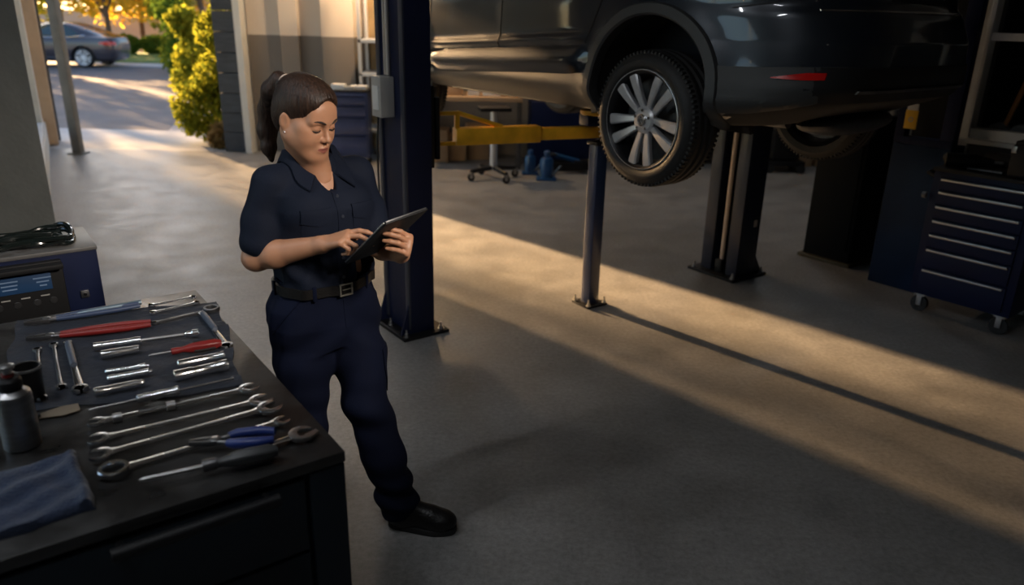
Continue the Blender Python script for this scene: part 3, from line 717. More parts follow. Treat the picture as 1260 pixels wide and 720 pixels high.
SUV.endpatch(-.4, .4, .50, .66, lambda y, z: SUV.frontx(y, z), 20, 8, .006, front=True).build('grille', M_BLACKPL, car)
# underside: axle beam, springs, exhaust box
ub = MB(); ub.tube([(0, -.72, .17), (0, -.3, .14), (0, .3, .14), (0, .72, .17)], .04, 10)
ub.tube([(.55, -.5, .20), (0, -.55, .16)], .035, 8); ub.tube([(.55, .5, .20), (0, .55, .16)], .035, 8)
ub.build('rear_axle', M_UNDER, car)
for s in (-1, 1): MB().tube([(.08, s * .5, .16), (.08, s * .5, .5)], .05, 12).build('damper', M_DKSTEEL, car)
ex = MB(); ex.ball((-.55, -.1, .19), (.13, .42, .07)); ex.tube([(-.4, .2, .18), (.3, .15, .16), (1.6, .12, .17)], .03, 10); ex.build('exhaust', M_DKSTEEL, car)
tq = MB(); tq.box((1.2, 0, .19), (1.9, 1.3, .06), bev=.02); tq.build('underbody_panel', M_UNDER, car)
for x, dz in ((0, DROOP), (2.55, DROOP + .02)):
    for s in (-1, 1): make_wheel(car, (x, s * (HW - .115), dz), s, .35, .248, .225, M_RIMDK, M_RIMFACE, detail=True)
# ================================================================= lift
def bolts(n_pts, parent, z=0.02, r=.013, m=None):
    for p in n_pts:
        b = MB(); b.cyl((p[0], p[1], z), (p[0], p[1], z + .006), r * 1.5, seg=16); b.cyl((p[0], p[1], z), (p[0], p[1], z + .022), r, seg=6); b.cyl((p[0], p[1], z), (p[0], p[1], z + .045), r * .55, seg=10)
        b.build('anchor_bolt', m or M_STEEL, parent)
p0 = on(498, 422)
LM = frame(p0, EX)                             # local x to the right and away, local y away along the hall
lift = thing('lift_post', 'tall navy lift post with grey conduit beside the woman', 'car lift', LM)
PLX, PLY = .31, .46
MB().box((PLX / 2, PLY / 2, .010), (PLX, PLY, .020), bev=.004).build('base_plate', M_BLACK, lift)
cx0, cx1, cy0, cy1 = .075, .235, .055, .375
CT = 3.5
cl = MB()
cl.prism([(cx0, cy0), (cx1, cy0), (cx1, cy1), (cx0, cy1)], .02, CT, bev=.0)
cl.build('column', M_POST, lift, smooth=False)
ed = MB(); ed.box((cx0 - .004, cy0 + .02, CT / 2), (.012, .045, CT - .1), bev=.003); ed.box((cx0 - .004, cy1 - .02, CT / 2), (.012, .045, CT - .1), bev=.003)
ed.build('column_flange', mat('worn_grey_navy_paint', (.05, .055, .075), .35, .2, var=.2, vs=5), lift)
for yy in (cy0 + .012, cy1 - .012):
    MB().prism([(cx0, .02), (cx0, .24), (.01, .02)], yy - .006, yy + .006, RX(PI / 2) @ T(0, 0, -2 * yy)).build('gusset', M_POST, lift, smooth=False)
MB().prism([(cx1, .02), (cx1, .15), (PLX - .01, .02)], .20, .212, RX(PI / 2) @ T(0, 0, -.41)).build('gusset', M_POST, lift, smooth=False)
bolts([(.03, .03), (.03, PLY - .04), (PLX - .04, .035), (PLX - .035, PLY - .04), (.04, PLY * .55)], lift)
cd = MB(); cd.tube([(cx0 - .018, .215, 1.52), (cx0 - .018, .215, 3.4)], .011, 12); cd.tube([(cx0 - .016, .255, 1.52), (cx0 - .016, .255, 3.4)], .007, 10)
cd.build('conduit', mat('conduit_grey', (.5, .46, .42), .4, .3), lift)
sb = MB(); sb.box((cx0 - .045, .235, 1.405), (.085, .115, .22), bev=.006)
swb = sb.build('switch_box', M_GREYBOX, lift, label='grey switch box')
MB().box((cx0 - .090, .235, 1.40), (.006, .07, .13), bev=.002).build('switch_cover', M_WHITE, swb)
MB().tube([(cx0 - .05, .29, 1.30), (cx0 - .055, .31, 1.1), (cx0 - .05, .315, .8), (cx0 - .02, .32, .5)], .006, 8).build('cable', M_RUBBER, lift)
# carriage and the yellow arm
cr = MB(); cr.box((cx1 + .012, .17, 1.24), (.03, .20, .46), bev=.004); cr.box((cx1 + .055, .215, 1.24), (.07, .09, .40), bev=.006); cr.tube([(cx1 + .075, .12, 1.05), (cx1 + .075, .12, 1.40)], .016, 12)
cr.build('carriage', M_BLACK, lift)
iv = LM.inverted()
st_top = on(727, 372)
a0 = Vector((cx1 + .05, .20, 1.165)); tgt = iv @ Vector((st_top.x, st_top.y, 0)); a1 = Vector((tgt.x, tgt.y, 1.165))
AM = frame(a0, a1 - a0); AL = (a1 - a0).length
arm = MB(); arm.box((.17 + (AL * .62 - .17) / 2, 0, 0), (AL * .62 - .17, .09, .098), AM, .006)
armo = arm.build('arm', M_YEL, lift)
MB().box((AL * .56 + (AL * .50) / 2, 0, -.002), (AL * .50, .07, .072), AM, .005).build('inner_arm', M_YEL, armo)
br = MB(); br.box((.09, 0, .135), (.20, .03, .022), AM, .003); br.box((.09, 0, -.04), (.19, .03, .022), AM, .003); br.box((.185, 0, .085), (.028, .03, .12), AM, .003)
br.tube([AM @ Vector((.185, 0, .138)), AM @ Vector((.47, 0, .048))], .014, 8)
br.build('arm_brace', M_YEL, armo)
pd = MB(); pd.box((AL - .06, -.02, .075), (.16, .13, .065), AM, .006); pad = pd.build('pad_block', M_BLUE, armo)
MB().lathe([(.001, .105), (.075, .105), (.085, .115), (.085, .135), (.001, .135)], 28, AM @ T(AL - .07, -.02, 0)).build('pad', M_YEL, armo)
# slim support post under the arm end
q = on(725, 373.5)
SM = frame(q, EX)
stand = thing('support_post', 'slim blue support post under the tip of the yellow lift arm', 'support post', SM)
MB().box((0, 0, .008), (.17, .17, .016), bev=.003).build('base_plate', M_BLACK, stand)
MB().box((0, 0, .56), (.085, .085, 1.09), bev=.004).build('column', mat('bright_navy_paint', (.012, .03, .09), .35, 0, var=.15, coat=.3), stand)
MB().box((0, 0, 1.095), (.12, .10, .02), bev=.003).build('cap_plate', M_BLACK, stand)
bolts([(-.07, -.07), (.07, -.07), (.07, .07), (-.07, .07)], stand, .016, .011, mat('pale_bolt', (.6, .57, .5), .4, .6))
# second, broad post below the tail of the car
q = on(905, 348)
S2 = frame(q, EX)
post = thing('lift_post', 'broad dark navy lift post with a pale strip behind the rear wheel', 'car lift', S2)
MB().box((.16, .22, .010), (.40, .44, .020), bev=.004).build('base_plate', M_BLACK, post)
c2 = MB(); c2.box((.15, .09, .63), (.22, .10, 1.22), bev=.004); c2.box((.15, .33, .63), (.22, .10, 1.22), bev=.004); c2.box((.25, .21, .63), (.03, .30, 1.22)); 
c2.build('column', M_NAVYDK, post)
MB().tube([(.075, .21, .10), (.075, .21, 1.2)], .018, 12).build('guide_rod', mat('pale_rod', (.55, .45, .36), .4, .3), post)
MB().box((.06, .21, .07), (.05, .06, .10), bev=.004).build('rod_foot', M_BLACK, post)
MB().box((.16, .21, 1.255), (.26, .36, .03), bev=.004).build('cap_plate', M_BLACK, post)
for yy in (.05, .37): MB().prism([(.26, .02), (.26, .16), (.35, .02)], yy - .006, yy + .006, RX(PI / 2) @ T(0, 0, -2 * yy)).build('gusset', M_NAVYDK, post, smooth=False)
MB().box((.20, .0385, .42), (.035, .003, .05)).build('label_plate', M_GREYBOX, post)
bolts([(-.01, .03), (-.01, .4), (.33, .03), (.33, .4)], post)

# ================================================================= back of the hall
def caster(parent, x, y, r=.05, z=0):
    c = MB(); c.cyl((x, y - .014, z + r), (x, y + .014, z + r), r, seg=20)
    o = c.build('caster', M_RUBBER, parent)
    f = MB(); f.box((x, y, z + r * 2 + .008), (.07, .06, .012), bev=.002); f.box((x, y - .021, z + r * 1.45), (.034, .006, r * 1.3), bev=.002); f.box((x, y + .021, z + r * 1.45), (.034, .006, r * 1.3), bev=.002)
    f.cyl((x, y - .026, z + r), (x, y + .026, z + r), .009, seg=8)
    f.build('caster_fork', M_STEEL, o); return o
def drawer_cabinet(name, label, M, wd, dp, h, rows, m, cz=.12, group=None, handle=None, top=None, side_gap=.025):
    """tool cabinet, front on local -y, drawers listed from the top as heights"""
    t = thing(name, label, 'tool cabinet', M, group)
    b = MB(); b.box((0, dp / 2, cz + (h - cz) / 2), (wd, dp, h - cz), bev=.008); b.build('body', m, t)
    MB().box((0, dp / 2, h + .008), (wd + .02, dp + .02, .022), bev=.005).build('top', top or M_BLACKPL, t)
    z = h - .03
    for rh in rows:
        d = MB(); d.box((0, -.008, z - rh / 2), (wd - side_gap * 2, .022, rh - .010), bev=.004); do = d.build('drawer', m, t)
        hb = MB(); hb.box((0, -.028, z - .018), (wd - side_gap * 2 - .03, .022, .014), bev=.004); hb.build('handle', handle or M_STEEL, do)
        z -= rh
    for x in (-wd / 2 + .06, wd / 2 - .06):
        for y in (.05, dp - .06): caster(t, x, y, (cz - .02) / 2)
    return t
q = on(414, 199); q2 = on(458, 205)
MC = frame(on(431, 206), (1, .06, 0))
cart = drawer_cabinet('tool_cart', 'blue tool cart behind the woman, by the back wall', MC, .50, .34, .92, [.12, .14, .22, .24], mat('mid_blue_enamel', (.03, .05, .14), .4, var=.1, coat=.2), handle=M_BLUE)
# things on that cart
for i, (dx, dy, sx, sy, sz, m, nm, lb) in enumerate(((-.12, .18, .16, .18, .07, M_WHITE, 'white_box', 'white carton on the left of the blue tool cart'), (.12, .22, .2, .16, .05, M_WHITE, 'white_box', 'flat white carton on the right of the blue tool cart'), (.02, .1, .12, .1, .05, M_GREYBOX, 'parts_tray', 'small grey parts tray at the front edge of the blue tool cart'))):
    tag(MB().box((dx, dy, .931 + sz / 2), (sx, sy, sz), MC, .006).build(nm, m), lb, 'box' if 'box' in nm else 'tray')
# rack behind the lift post
q = at(456, 150, 10.05)
MRK = T(at(441, 60, 9.98).x + .32, 9.96, 0)
rack = thing('storage_rack', 'pale steel storage rack between the back wall and the lift post', 'rack', MRK)
M_RACK = mat('pale_rack_steel', (.50, .52, .55), .4, .3)
for x in (-.30, .36):
    for y in (0, .5): MB().box((x, y, 1.15), (.04, .04, 2.3), bev=.003).build('upright', M_RACK, rack)
for z in (.40, 1.10, 1.50): MB().box((.03, .25, z), (.70, .54, .045), bev=.004).build('shelf', M_RACK, rack)
MB().box((.03, .52, 1.2), (.68, .02, 2.2)).build('back_panel', mat('ochre_panel', (.25, .17, .08), .7, var=.2), rack)
# hose, vest and parts on the rack
hs = MB(); hp_ = [(.12 + .13 * math.cos(a), -.02 - .012 * k, 1.36 + .16 * math.sin(a)) for k in range(3) for a in np.linspace(0, 2 * PI, 20)[:-1]]
tag(hs.tube([MRK @ Vector(p) for p in hp_], .014, 8).build('hose', mat('yellow_green_hose', (.50, .48, .10), .5)), 'yellow green hose coiled in front of the rack shelf', 'hose')
vs_ = MB()
rings = []
for k in range(12):
    z = 2.25 - .05 * k
    rings.append([MRK @ Vector((.22 + (.16 + .02 * math.sin(k)) * math.cos(a) , -.06 + (.05 + .012 * math.sin(3 * a + k)) * math.sin(a), z)) for a in np.linspace(0, 2 * PI, 22)[:-1]])
tag(vs_.loft(rings).build('safety_vest', mat('hi_vis_fabric', (.62, .70, .16), .8, bump=.3, bs=20)), 'yellow green safety vest hanging at the top of the rack', 'vest')
tag(MB().box((.20, .12, 1.60), (.26, .2, .16), MRK, .01).build('parts_box', mat('lilac_grey_box', (.42, .40, .46), .6)), 'pale grey parts box on the upper rack shelf', 'box')
tag(MB().box((.22, .10, 1.225), (.22, .2, .20), MRK, .01).build('parts_box', mat('pinkish_box', (.50, .40, .38), .6)), 'pinkish parts box on the middle rack shelf', 'box')
tag(MB().lathe([(.001, 0), (.09, 0), (.10, .02), (.10, .26), (.08, .30), (.03, .31), (.001, .31)], 24, MRK @ T(.08, .2, .424)).build('oil_drum', M_DKSTEEL), 'dark oil drum on the lowest rack shelf', 'drum')
# lamp over the rack
lamp = thing('work_lamp', 'warm work lamp on a bracket above the storage rack', 'lamp', MRK @ T(.05, -.15, 2.62))
MB().lathe([(.03, .10), (.05, .08), (.13, -.02), (.125, -.02), (.045, .075), (.03, .09)], 28, cap=False).build('lamp_shade', M_YEL, lamp)
MB().ball((0, 0, .01), .045).build('bulb', emit('warm_bulb', (1, .55, .2), 60), lamp)
MB().tube([(0, 0, .09), (0, .1, .14), (0, .7, .14)], .012, 8).build('bracket', M_BLACK, lamp)
ld = bpy.data.lights.new('lamp_light', 'POINT'); lo = bpy.data.objects.new('lamp_light', ld); C.objects.link(lo); lo.parent = lamp; lo.location = (0, -.05, -.06)
ld.energy = 130; ld.color = (1, .70, .42); ld.shadow_soft_size = .06

# work table with white parts below the car
q = on(560, 198); TB = T(-.56, 9.68, 0)
tbl = thing('work_table', 'dark work table with pale lower boxes seen under the car', 'table', TB)
MB().box((0, .3, .86), (1.28, .7, .05), bev=.006).build('tabletop', M_CARD, tbl)
for x in (-.60, .60):
    for y in (.02, .58): MB().box((x, y, .42), (.06, .06, .83), bev=.004).build('leg', M_DKSTEEL, tbl)
for i, (dx, sx, sy, sz, m) in enumerate(((-.55, .24, .2, .12, M_WHITE), (-.22, .2, .24, .10, M_CARD), (.02, .14, .14, .17, M_WHITE), (.25, .22, .18, .08, M_WHITE), (.55, .2, .2, .14, M_CARD))):
    tag(MB().box((dx, .22, .886 + sz / 2), (sx, sy, sz), TB, .008).build('parts_carton', m), ('white parts carton on the left end of the work table', 'brown flat carton second from the left on the work table', 'tall white carton in the middle of the work table', 'low white carton right of the tall one on the work table', 'brown carton on the right end of the work table')[i], 'carton')
for i, (px, py, sx, sy, sz) in enumerate(((541, 196, .26, .30, .42), (563, 195, .24, .28, .34), (587, 193, .28, .30, .46))):
    p = on(px, py); tag(MB().box((0, 0, sz / 2), (sx, sy, sz), T(p.x, p.y - .08, 0) @ RZ(.1 * i), .008).build('cardboard_box', M_CARD), ('cardboard box on the floor right beside the lift post', 'smaller cardboard box between two others under the work table', 'large cardboard box behind the wheeled stand')[i], 'box')
# wheeled stand (engine stand foot)
q = on(607, 220)
ws = thing('wheeled_stand', 'pale pillar stand on black castered legs below the yellow arm', 'stand', T(q.x, q.y, 0) @ RZ(.2))
MB().tube([(0, 0, .12), (0, 0, .80)], .045, 20).build('pillar', mat('pale_pillar', (.55, .56, .58), .35, .4), ws)
MB().box((0, 0, .82), (.36, .3, .04), bev=.006).build('top_plate', M_BLACK, ws)
for k in range(4):
    a = k * PI / 2 + .35
    lg = MB(); lg.tube([(0, 0, .14), (.30 * math.cos(a), .30 * math.sin(a), .11)], [.032, .024], 10); lo_ = lg.build('leg', M_BLACK, ws)
    caster(ws, .30 * math.cos(a), .30 * math.sin(a), .042)
# blue tyre machine with jacks in front of it
q = on(672, 210)
tm = thing('tyre_machine', 'blue tyre machine standing by the back wall behind the lift arm', 'machine', T(q.x + .20, q.y + .28, 0) @ RZ(.06))
MB().box((0, .1, .42), (.84, .55, .84), bev=.02).build('body', M_BLUE, tm)
MB().box((.30, .30, .95), (.22, .2, .5), bev=.015).build('column', M_BLUE, tm)
MB().lathe([(.02, .84), (.24, .84), (.26, .87), (.24, .90), (.02, .90)], 32, T(-.12, .08, 0)).build('turntable', M_DKSTEEL, tm)
MB().box((.1, .0, 1.12), (.6, .06, .07), bev=.01).build('swing_arm', M_DKSTEEL, tm)
M_JACKBLUE = mat('jack_blue', (.012, .07, .20), .35, coat=.3)
for i, (px, py, sc, lb) in enumerate(((652, 214, .9, 'blue bottle jack on the floor left of the tyre machine'), (672, 221, 1.05, 'blue bottle jack on the floor in front of the tyre machine'))):
    p = on(px, py)
    j = thing('bottle_jack', lb, 'jack', T(p.x, p.y, 0) @ Matrix.Scale(sc, 4))
    MB().box((0, 0, .015), (.22, .18, .03), bev=.005).build('base', M_JACKBLUE, j)
    MB().lathe([(.07, .03), (.075, .05), (.075, .22), (.06, .25), (.035, .26), (.035, .32), (.02, .33)], 28).build('cylinder', M_JACKBLUE, j)
    MB().tube([(.07, -.05, .06), (.16, -.1, .18)], .013, 8).build('lever', M_DKSTEEL, j)
p = on(704, 214)
fj = thing('floor_jack', 'low black floor jack with wheels beside the blue jacks', 'jack', T(p.x, p.y + .1, 0) @ RZ(.15))
fjb = MB(); fjb.box((-.05, -.10, .09), (.62, .03, .10), bev=.01); fjb.box((-.05, .10, .09), (.62, .03, .10), bev=.01); fjb.box((.12, 0, .11), (.2, .17, .09), bev=.01); fjb.build('frame', M_BLACK, fj)
MB().tube([(.1, 0, .13), (-.22, 0, .22)], .03, 8).build('lift_arm', M_JACKBLUE, fj)
MB().lathe([(.001, .22), (.05, .22), (.055, .24), (.001, .24)], 20, T(-.24, 0, 0)).build('saddle', M_DKSTEEL, fj)
for x in (-.3, .24):
    for y in (-.13, .13): MB().cyl((x, y - .02, .055), (x, y + .02, .055), .055, seg=20).build('wheel', M_RUBBER, fj)
MB().tube([(.22, 0, .16), (.42, .05, .62)], .014, 8).build('handle', M_DKSTEEL, fj)
# stuff below the car by the back wall on the right
p = on(948, 203)
tj = thing('trolley_jack', 'small black trolley by the back wall, seen under the car tail', 'trolley', T(p.x, p.y - .42, 0))
MB().box((0, 0, .12), (.5, .34, .06), bev=.01).build('deck', M_BLACK, tj)
MB().box((0, 0, .34), (.36, .26, .36), bev=.03).build('motor_box', M_BLACK, tj)
for x in (-.2, .2):
    for y in (-.16, .16): MB().cyl((x, y - .02, .055), (x, y + .02, .055), .055, seg=18).build('wheel', M_RUBBER, tj)
for i, (px, py, sx, sz) in enumerate(((981, 203, .30, .42), (1013, 204, .28, .3))):
    p = on(px, py); tag(MB().box((0, 0, sz / 2), (sx, .3, sz), T(p.x, p.y + .02, 0), .008).build('cardboard_box', M_CARD), ('brown cardboard box by the back wall, nearest the black trolley', 'low cardboard box by the back wall beside the black machine cabinet')[i], 'box')
# another low bench along the back wall that closes the view under the car
lb_ = thing('storage_bench', 'long dark storage bench along the back wall behind the lift', 'bench', T(2.2, 10.0, 0))
MB().box((0, .2, .80), (2.2, .5, .05), bev=.006).build('top', M_DKSTEEL, lb_)
for x in (-1.05, 0, 1.05): MB().box((x, .2, .39), (.05, .46, .78), bev=.004).build('side_panel', M_NAVYDK, lb_)

# ================================================================= right-hand side
# black machine cabinet and round blue post below the car's tail
q = on(1012, 322)
BC = frame(q, RD)
bc = thing('machine_cabinet', 'tall black machine cabinet under the tail of the car', 'cabinet', BC @ T(0, .02, 0))
MB().box((0, .2, .60), (.40, .40, 1.14), bev=.01).build('body', mat('matt_black_steel', (.004, .004, .005), .7, spec=.12), bc)
MB().box((0, .2, .015), (.46, .46, .03), bev=.004).build('plinth', mat('dark_ochre_plinth', (.07, .05, .02), .6), bc)
MB().box((0, -.004, .62), (.34, .012, 1.0), bev=.003).build('door', mat('matt_black_door', (.0035, .0035, .0045), .65, spec=.12), bc)
q = on(1073, 317)
bp = thing('round_post', 'round navy post between the black and the blue cabinet', 'post', T(q.x, q.y, 0))
MB().lathe([(.001, 0), (.10, 0), (.10, .02), (.065, .02), (.065, 1.22), (.001, 1.22)], 28).build('column', M_NAVYDK, bp)
# blue panelled cabinet with open upper frame
q0, q1 = on(1066, 345), on(1115, 357)
BM = frame(q0, RD)
bw, bh = .40, 1.06
bcab = thing('blue_cabinet', 'tall blue steel cabinet with an open upper frame and yellow tag', 'cabinet', BM)
MB().box((bw / 2, .15, bh / 2), (bw, .28, bh), bev=.008).build('lower_panel', mat('teal_navy_panel', (.004, .018, .055), .48, 0, var=.25, vs=3, spec=.25), bcab)
for s in (.03, bw - .045): MB().box((s, .05, bh + .95), (.07 if s < .1 else .09, .08, 1.9), bev=.004).build('frame_post', M_BLUE, bcab)
MB().box((bw / 2, .05, bh + .015), (bw, .09, .05), bev=.004).build('frame_rail', M_BLUE, bcab)
MB().box((bw / 2, .27, bh + .9), (bw, .02, 1.8)).build('back_panel', M_BLACK, bcab)
tg = thing('warning_tag', 'yellow tag with a pale top hanging on the blue cabinet frame', 'tag', BM @ T(.10, -.006, bh + .16))
MB().box((0, 0, 0), (.085, .006, .13), bev=.002).build('card', mat('tag_yellow', (.85, .50, .03), .5), tg)
MB().box((0, 0, .085), (.075, .006, .045), bev=.002).build('hang_strip', M_WHITE, tg)
MB().lathe([(.017, -.0045), (.017, -.0035), (.011, -.0035), (.011, -.0045)], 20, RX(PI / 2) @ T(0, 0, .008), cap=False).build('mark', M_GREYBOX, tg)
# tool chest on casters
ch_h = .965
CHM = frame(WN - RD * .045 + RN * .05 + RD * .305, RD)
chest = drawer_cabinet('tool_chest', 'wide navy rolling tool chest below the right-hand window', CHM @ T(0, -.05, 0), .62, .50, ch_h, [.085, .095, .095, .095, .10, .14, .17], M_BLUE, cz=.13, side_gap=.05)
MB().tube([(-.32, -.02, .80), (-.345, -.02, .80)], .02, 8).build('side_handle_mount', M_STEEL, chest)
MB().tube([(-.315, .05, ch_h - .05), (-.365, .05, ch_h - .03), (-.365, .42, ch_h - .03), (-.315, .42, ch_h - .05)], .014, 10).build('push_handle', M_BLACKPL, chest)
zt = ch_h + .019 + .0005
def chest_on(x, y): return CHM @ T(x, y - .05, zt)
def gun(M, label):
    g = thing('impact_wrench', label, 'tool', M)
    MB().tube([(-.10, 0, .035), (.02, 0, .035), (.06, 0, .035), (.10, 0, .035)], [.033, .034, .024, .016], 16).build('body', M_BLACKPL, g)
    MB().tube([(-.05, 0, .03), (-.07, .10, .024), (-.075, .14, .024)], [.024, .022, .024], 12).build('handle', M_RUBBER, g)
    MB().tube([(.10, 0, .035), (.14, 0, .035)], .008, 8).build('anvil', M_STEEL, g)
gun(chest_on(-.17, .14) @ RZ(.5) @ Matrix.Scale(1.35, 4), 'black impact wrench lying at the left of the tool chest top')
gun(chest_on(-.02, .34) @ RZ(-.2) @ Matrix.Scale(1.35, 4), 'black impact wrench lying in the middle of the tool chest top')
sp_ = MB(); sp_.tube([(-.10, 0, .012), (.06, 0, .012)], .011, 10, chest_on(-.04, .06) @ RZ(.15)); sp_.tube([(.06, 0, .012), (.10, 0, .012)], .016, 12, chest_on(-.04, .06) @ RZ(.15))
tag(sp_.build('ratchet', M_DKSTEEL), 'dark ratchet near the front edge of the tool chest top', 'tool')
cs_ = thing('tool_case', 'black tool case with a handle standing on the tool chest', 'case', chest_on(.20, .17))
MB().box((0, 0, .10), (.22, .30, .20), bev=.025).build('body', M_BLACKPL, cs_)
MB().box((0, 0, .205), (.20, .27, .03), bev=.01).build('lid', M_BLACK, cs_)
MB().tube([(-.07, 0, .22), (-.06, 0, .255), (.06, 0, .255), (.07, 0, .22)], .011, 8).build('handle', M_RUBBER, cs_)
for x in (-.09, .09): MB().box((x, -.152, .17), (.03, .012, .04), bev=.003).build('latch', M_STEEL, cs_)
# tools on the window ledge
ledge = 1.096
M_WOODH = mat('orange_wood_handle', (.38, .16, .05), .45, var=.15, vs=20, stretch=(1, 1, .2))
for i, (px, Yd) in enumerate(((1229, .22), (1257, .24))):
    p = MRW.inverted() @ at(px, 160, (MRW @ Vector((.4, .15, 0))).y)
    d_ = at(px, 160, 5.0) - Vector((0, 0, EYE))
    # walk along the view until the ledge depth is reached
    Mi = MRW.inverted(); o_ = Mi @ Vector((0, 0, EYE)); dv = Mi.to_3x3() @ d_
    k = (Yd - o_.y) / dv.y; p = o_ + dv * k
    M = MRW @ T(p.x, Yd, ledge)
    t = thing('mallet', ('round grey mallet head with a long orange wooden handle on the window ledge', 'second grey mallet head at the right edge of the window ledge')[i], 'mallet', M)
    MB().lathe([(.001, -.05), (.052, -.05), (.060, -.04), (.060, .04), (.052, .05), (.001, .05)], 28, T(0, 0, .060) @ RX(PI / 2)).build('head', mat('grey_rubber', (.16, .16, .165), .6, var=.25, vs=30), t)
    if i == 0: MB().tube([(.03, 0, .09), (.065, 0, .24), (.10, 0, .40)], [.016, .018, .019], 12).build('handle', M_WOODH, t)

# ceiling tubes of the hall
def tube_lamp(x, y, rz, e, label, z=3.86, col=(.92, .96, 1)):
    t = thing('ceiling_lamp', label, 'lamp', T(x, y, z) @ RZ(rz), 'ceiling tube lamps')
    MB().box((0, 0, .045), (1.3, .12, .06), bev=.008).build('housing', M_WHITE, t)
    MB().tube([(-.6, 0, 0), (.6, 0, 0)], .018, 12).build('tube', emit('tube_glow', col, 6), t)
    a = bpy.data.lights.new('lamp_light', 'AREA'); a.shape = 'RECTANGLE'; a.size = 1.2; a.size_y = .06; a.energy = e; a.color = col
    o = bpy.data.objects.new('lamp_light', a); C.objects.link(o); o.parent = t; o.location = (0, 0, -.03)
tube_lamp(-2.6, 1.4, DA, 26, 'ceiling tube lamp over the near bay')
tube_lamp(-.9, .6, DA, 17, 'ceiling tube lamp over the workbench')
tube_lamp(-2.3, 8.4, 0, 14, 'ceiling tube lamp before the lift')
tube_lamp(2.4, 8.4, DA, 14, 'ceiling tube lamp over the back of the hall')

def added_spot(x, y, z, target, e, col, label):  # extra lamp out of view, added to brighten the woman's face and arms
    t = thing('added_spot', label, 'lamp', T(x, y, z))
    d_ = (Vector(target) - Vector((x, y, z))).normalized(); Q = d_.to_track_quat('-Z', 'Y').to_matrix().to_4x4()
    MB().lathe([(.03, .12), (.06, .10), (.10, -.04), (.095, -.04), (.055, .09), (.03, .11)], 28, Q, cap=False).build('lamp_shade', M_BLACK, t)
    MB().ball((0, 0, .03), .035, Q).build('bulb', emit('spot_bulb', col, 4), t)
    MB().tube([(0, 0, .10), (0, 0, CEIL - z)], .012, 8).build('stem', M_BLACK, t)
    a = bpy.data.lights.new('lamp_light', 'SPOT'); a.energy = e; a.color = col; a.spot_size = math.radians(38); a.spot_blend = .7; a.shadow_soft_size = .22
    o = bpy.data.objects.new('lamp_light', a); C.objects.link(o); o.parent = t; o.matrix_local = Q @ T(0, 0, -.06)
added_spot(1.4, .75, 2.7, (-.6, 2.5, 1.35), 330, (1, .88, .76), 'black spot lamp added out of view to light the woman')
# ================================================================= workbench
BH = .90
BO = on(425, 555, BH); BO.z = 0
MBN = frame(BO, EX)                     # local x to the right, local y away from the camera; the corner is the origin
BXL, BYL = -1.02, 1.29
M_BTOP = mat('worn_black_bench_top', (.017, .016, .0155), .40, 0, var=.5, vs=7, rvar=.14, bump=.12, bs=40)
M_BBODY = mat('dark_teal_steel', (.008, .014, .021), .5, 0, var=.15, vs=3, spec=.3)
bench = thing('workbench', 'dark steel workbench with a worn black top full of hand tools', 'workbench', MBN)
MB().box((BXL / 2, BYL / 2, BH - .014), (-BXL, BYL, .028), bev=.004).build('top', M_BTOP, bench)
bb = MB(); bb.box((BXL / 2 , BYL / 2, .46), (-BXL - .05, BYL - .04, .80), bev=.004); bb.build('body', M_BBODY, bench)
MB().box((-.045, .012, .435), (.085, .02, .87), bev=.003).build('corner_post', M_BBODY, bench)
MB().box((BXL / 2, .55, .03), (-BXL - .1, BYL - .3, .06)).build('plinth', M_BLACK, bench)
dr = MB(); dr.box((-.52, .012, .765), (.84, .018, .19), bev=.003); drw = dr.build('drawer', M_BBODY, bench)
hd = MB(); hd.tube([(-.50, -.036, .856), (-.17, -.036, .856)], .0140, 14); hd.tube([(-.48, -.034, .852), (-.48, .01, .852)], .008, 8); hd.tube([(-.19, -.034, .852), (-.19, .01, .852)], .008, 8)
hd.build('handle', M_BLACK, drw, label='round black bar handle')
d2 = MB(); d2.box((-.52, .012, .485), (.84, .018, .35), bev=.003); drw2 = d2.build('drawer', M_BBODY, bench)
hd = MB(); hd.tube([(-.76, -.034, .58), (-.27, -.034, .58)], .012, 14); hd.tube([(-.74, -.034, .58), (-.74, .01, .58)], .008, 8); hd.tube([(-.29, -.034, .58), (-.29, .01, .58)], .008, 8); hd.build('handle', M_BLACK, drw2)
# mat under the tools
M_MAT = mat('blue_black_mat', (.010, .014, .024), .75, 0, var=.3, vs=14, bump=.4, bs=45)
cn = [on(8, 432, BH), on(40, 394, BH), on(259, 374, BH), on(320, 466, BH), on(196, 506, BH), on(55, 520, BH), on(0, 505, BH)]
def cloth(name, quad, nx, ny, th, hfn, m, wob=0.0, seed=1):
    """thick cloth on a quad of world points (a b c d), hfn gives its lift"""
    a, b, c, d = quad; r = random.Random(seed); mb = MB(); g, gi = [], []
    for j in range(ny + 1):
        row, rowi = [], []
        for i in range(nx + 1):
            u, v = i / nx, j / ny
            if wob:
                e = wob * (math.sin(9 * v + seed) + .6 * math.sin(23 * v + 2 * seed)) ; e2 = wob * (math.sin(8 * u + seed) + .5 * math.sin(19 * u))
                uu, vv = u + e * (2 * u - 1), v + e2 * (2 * v - 1)
            else: uu, vv = u, v
            p = (a * (1 - uu) + b * uu) * (1 - vv) + (d * (1 - uu) + c * uu) * vv
            h = hfn(u, v)
            row.append(mb.bm.verts.new((p.x, p.y, p.z + th + h))); rowi.append(mb.bm.verts.new((p.x, p.y, p.z + .0004)))
        g.append(row); gi.append(rowi)
    CarShape._solid(None, mb, g, gi, nx, ny)
    return mb.build(name, m, ang=60)
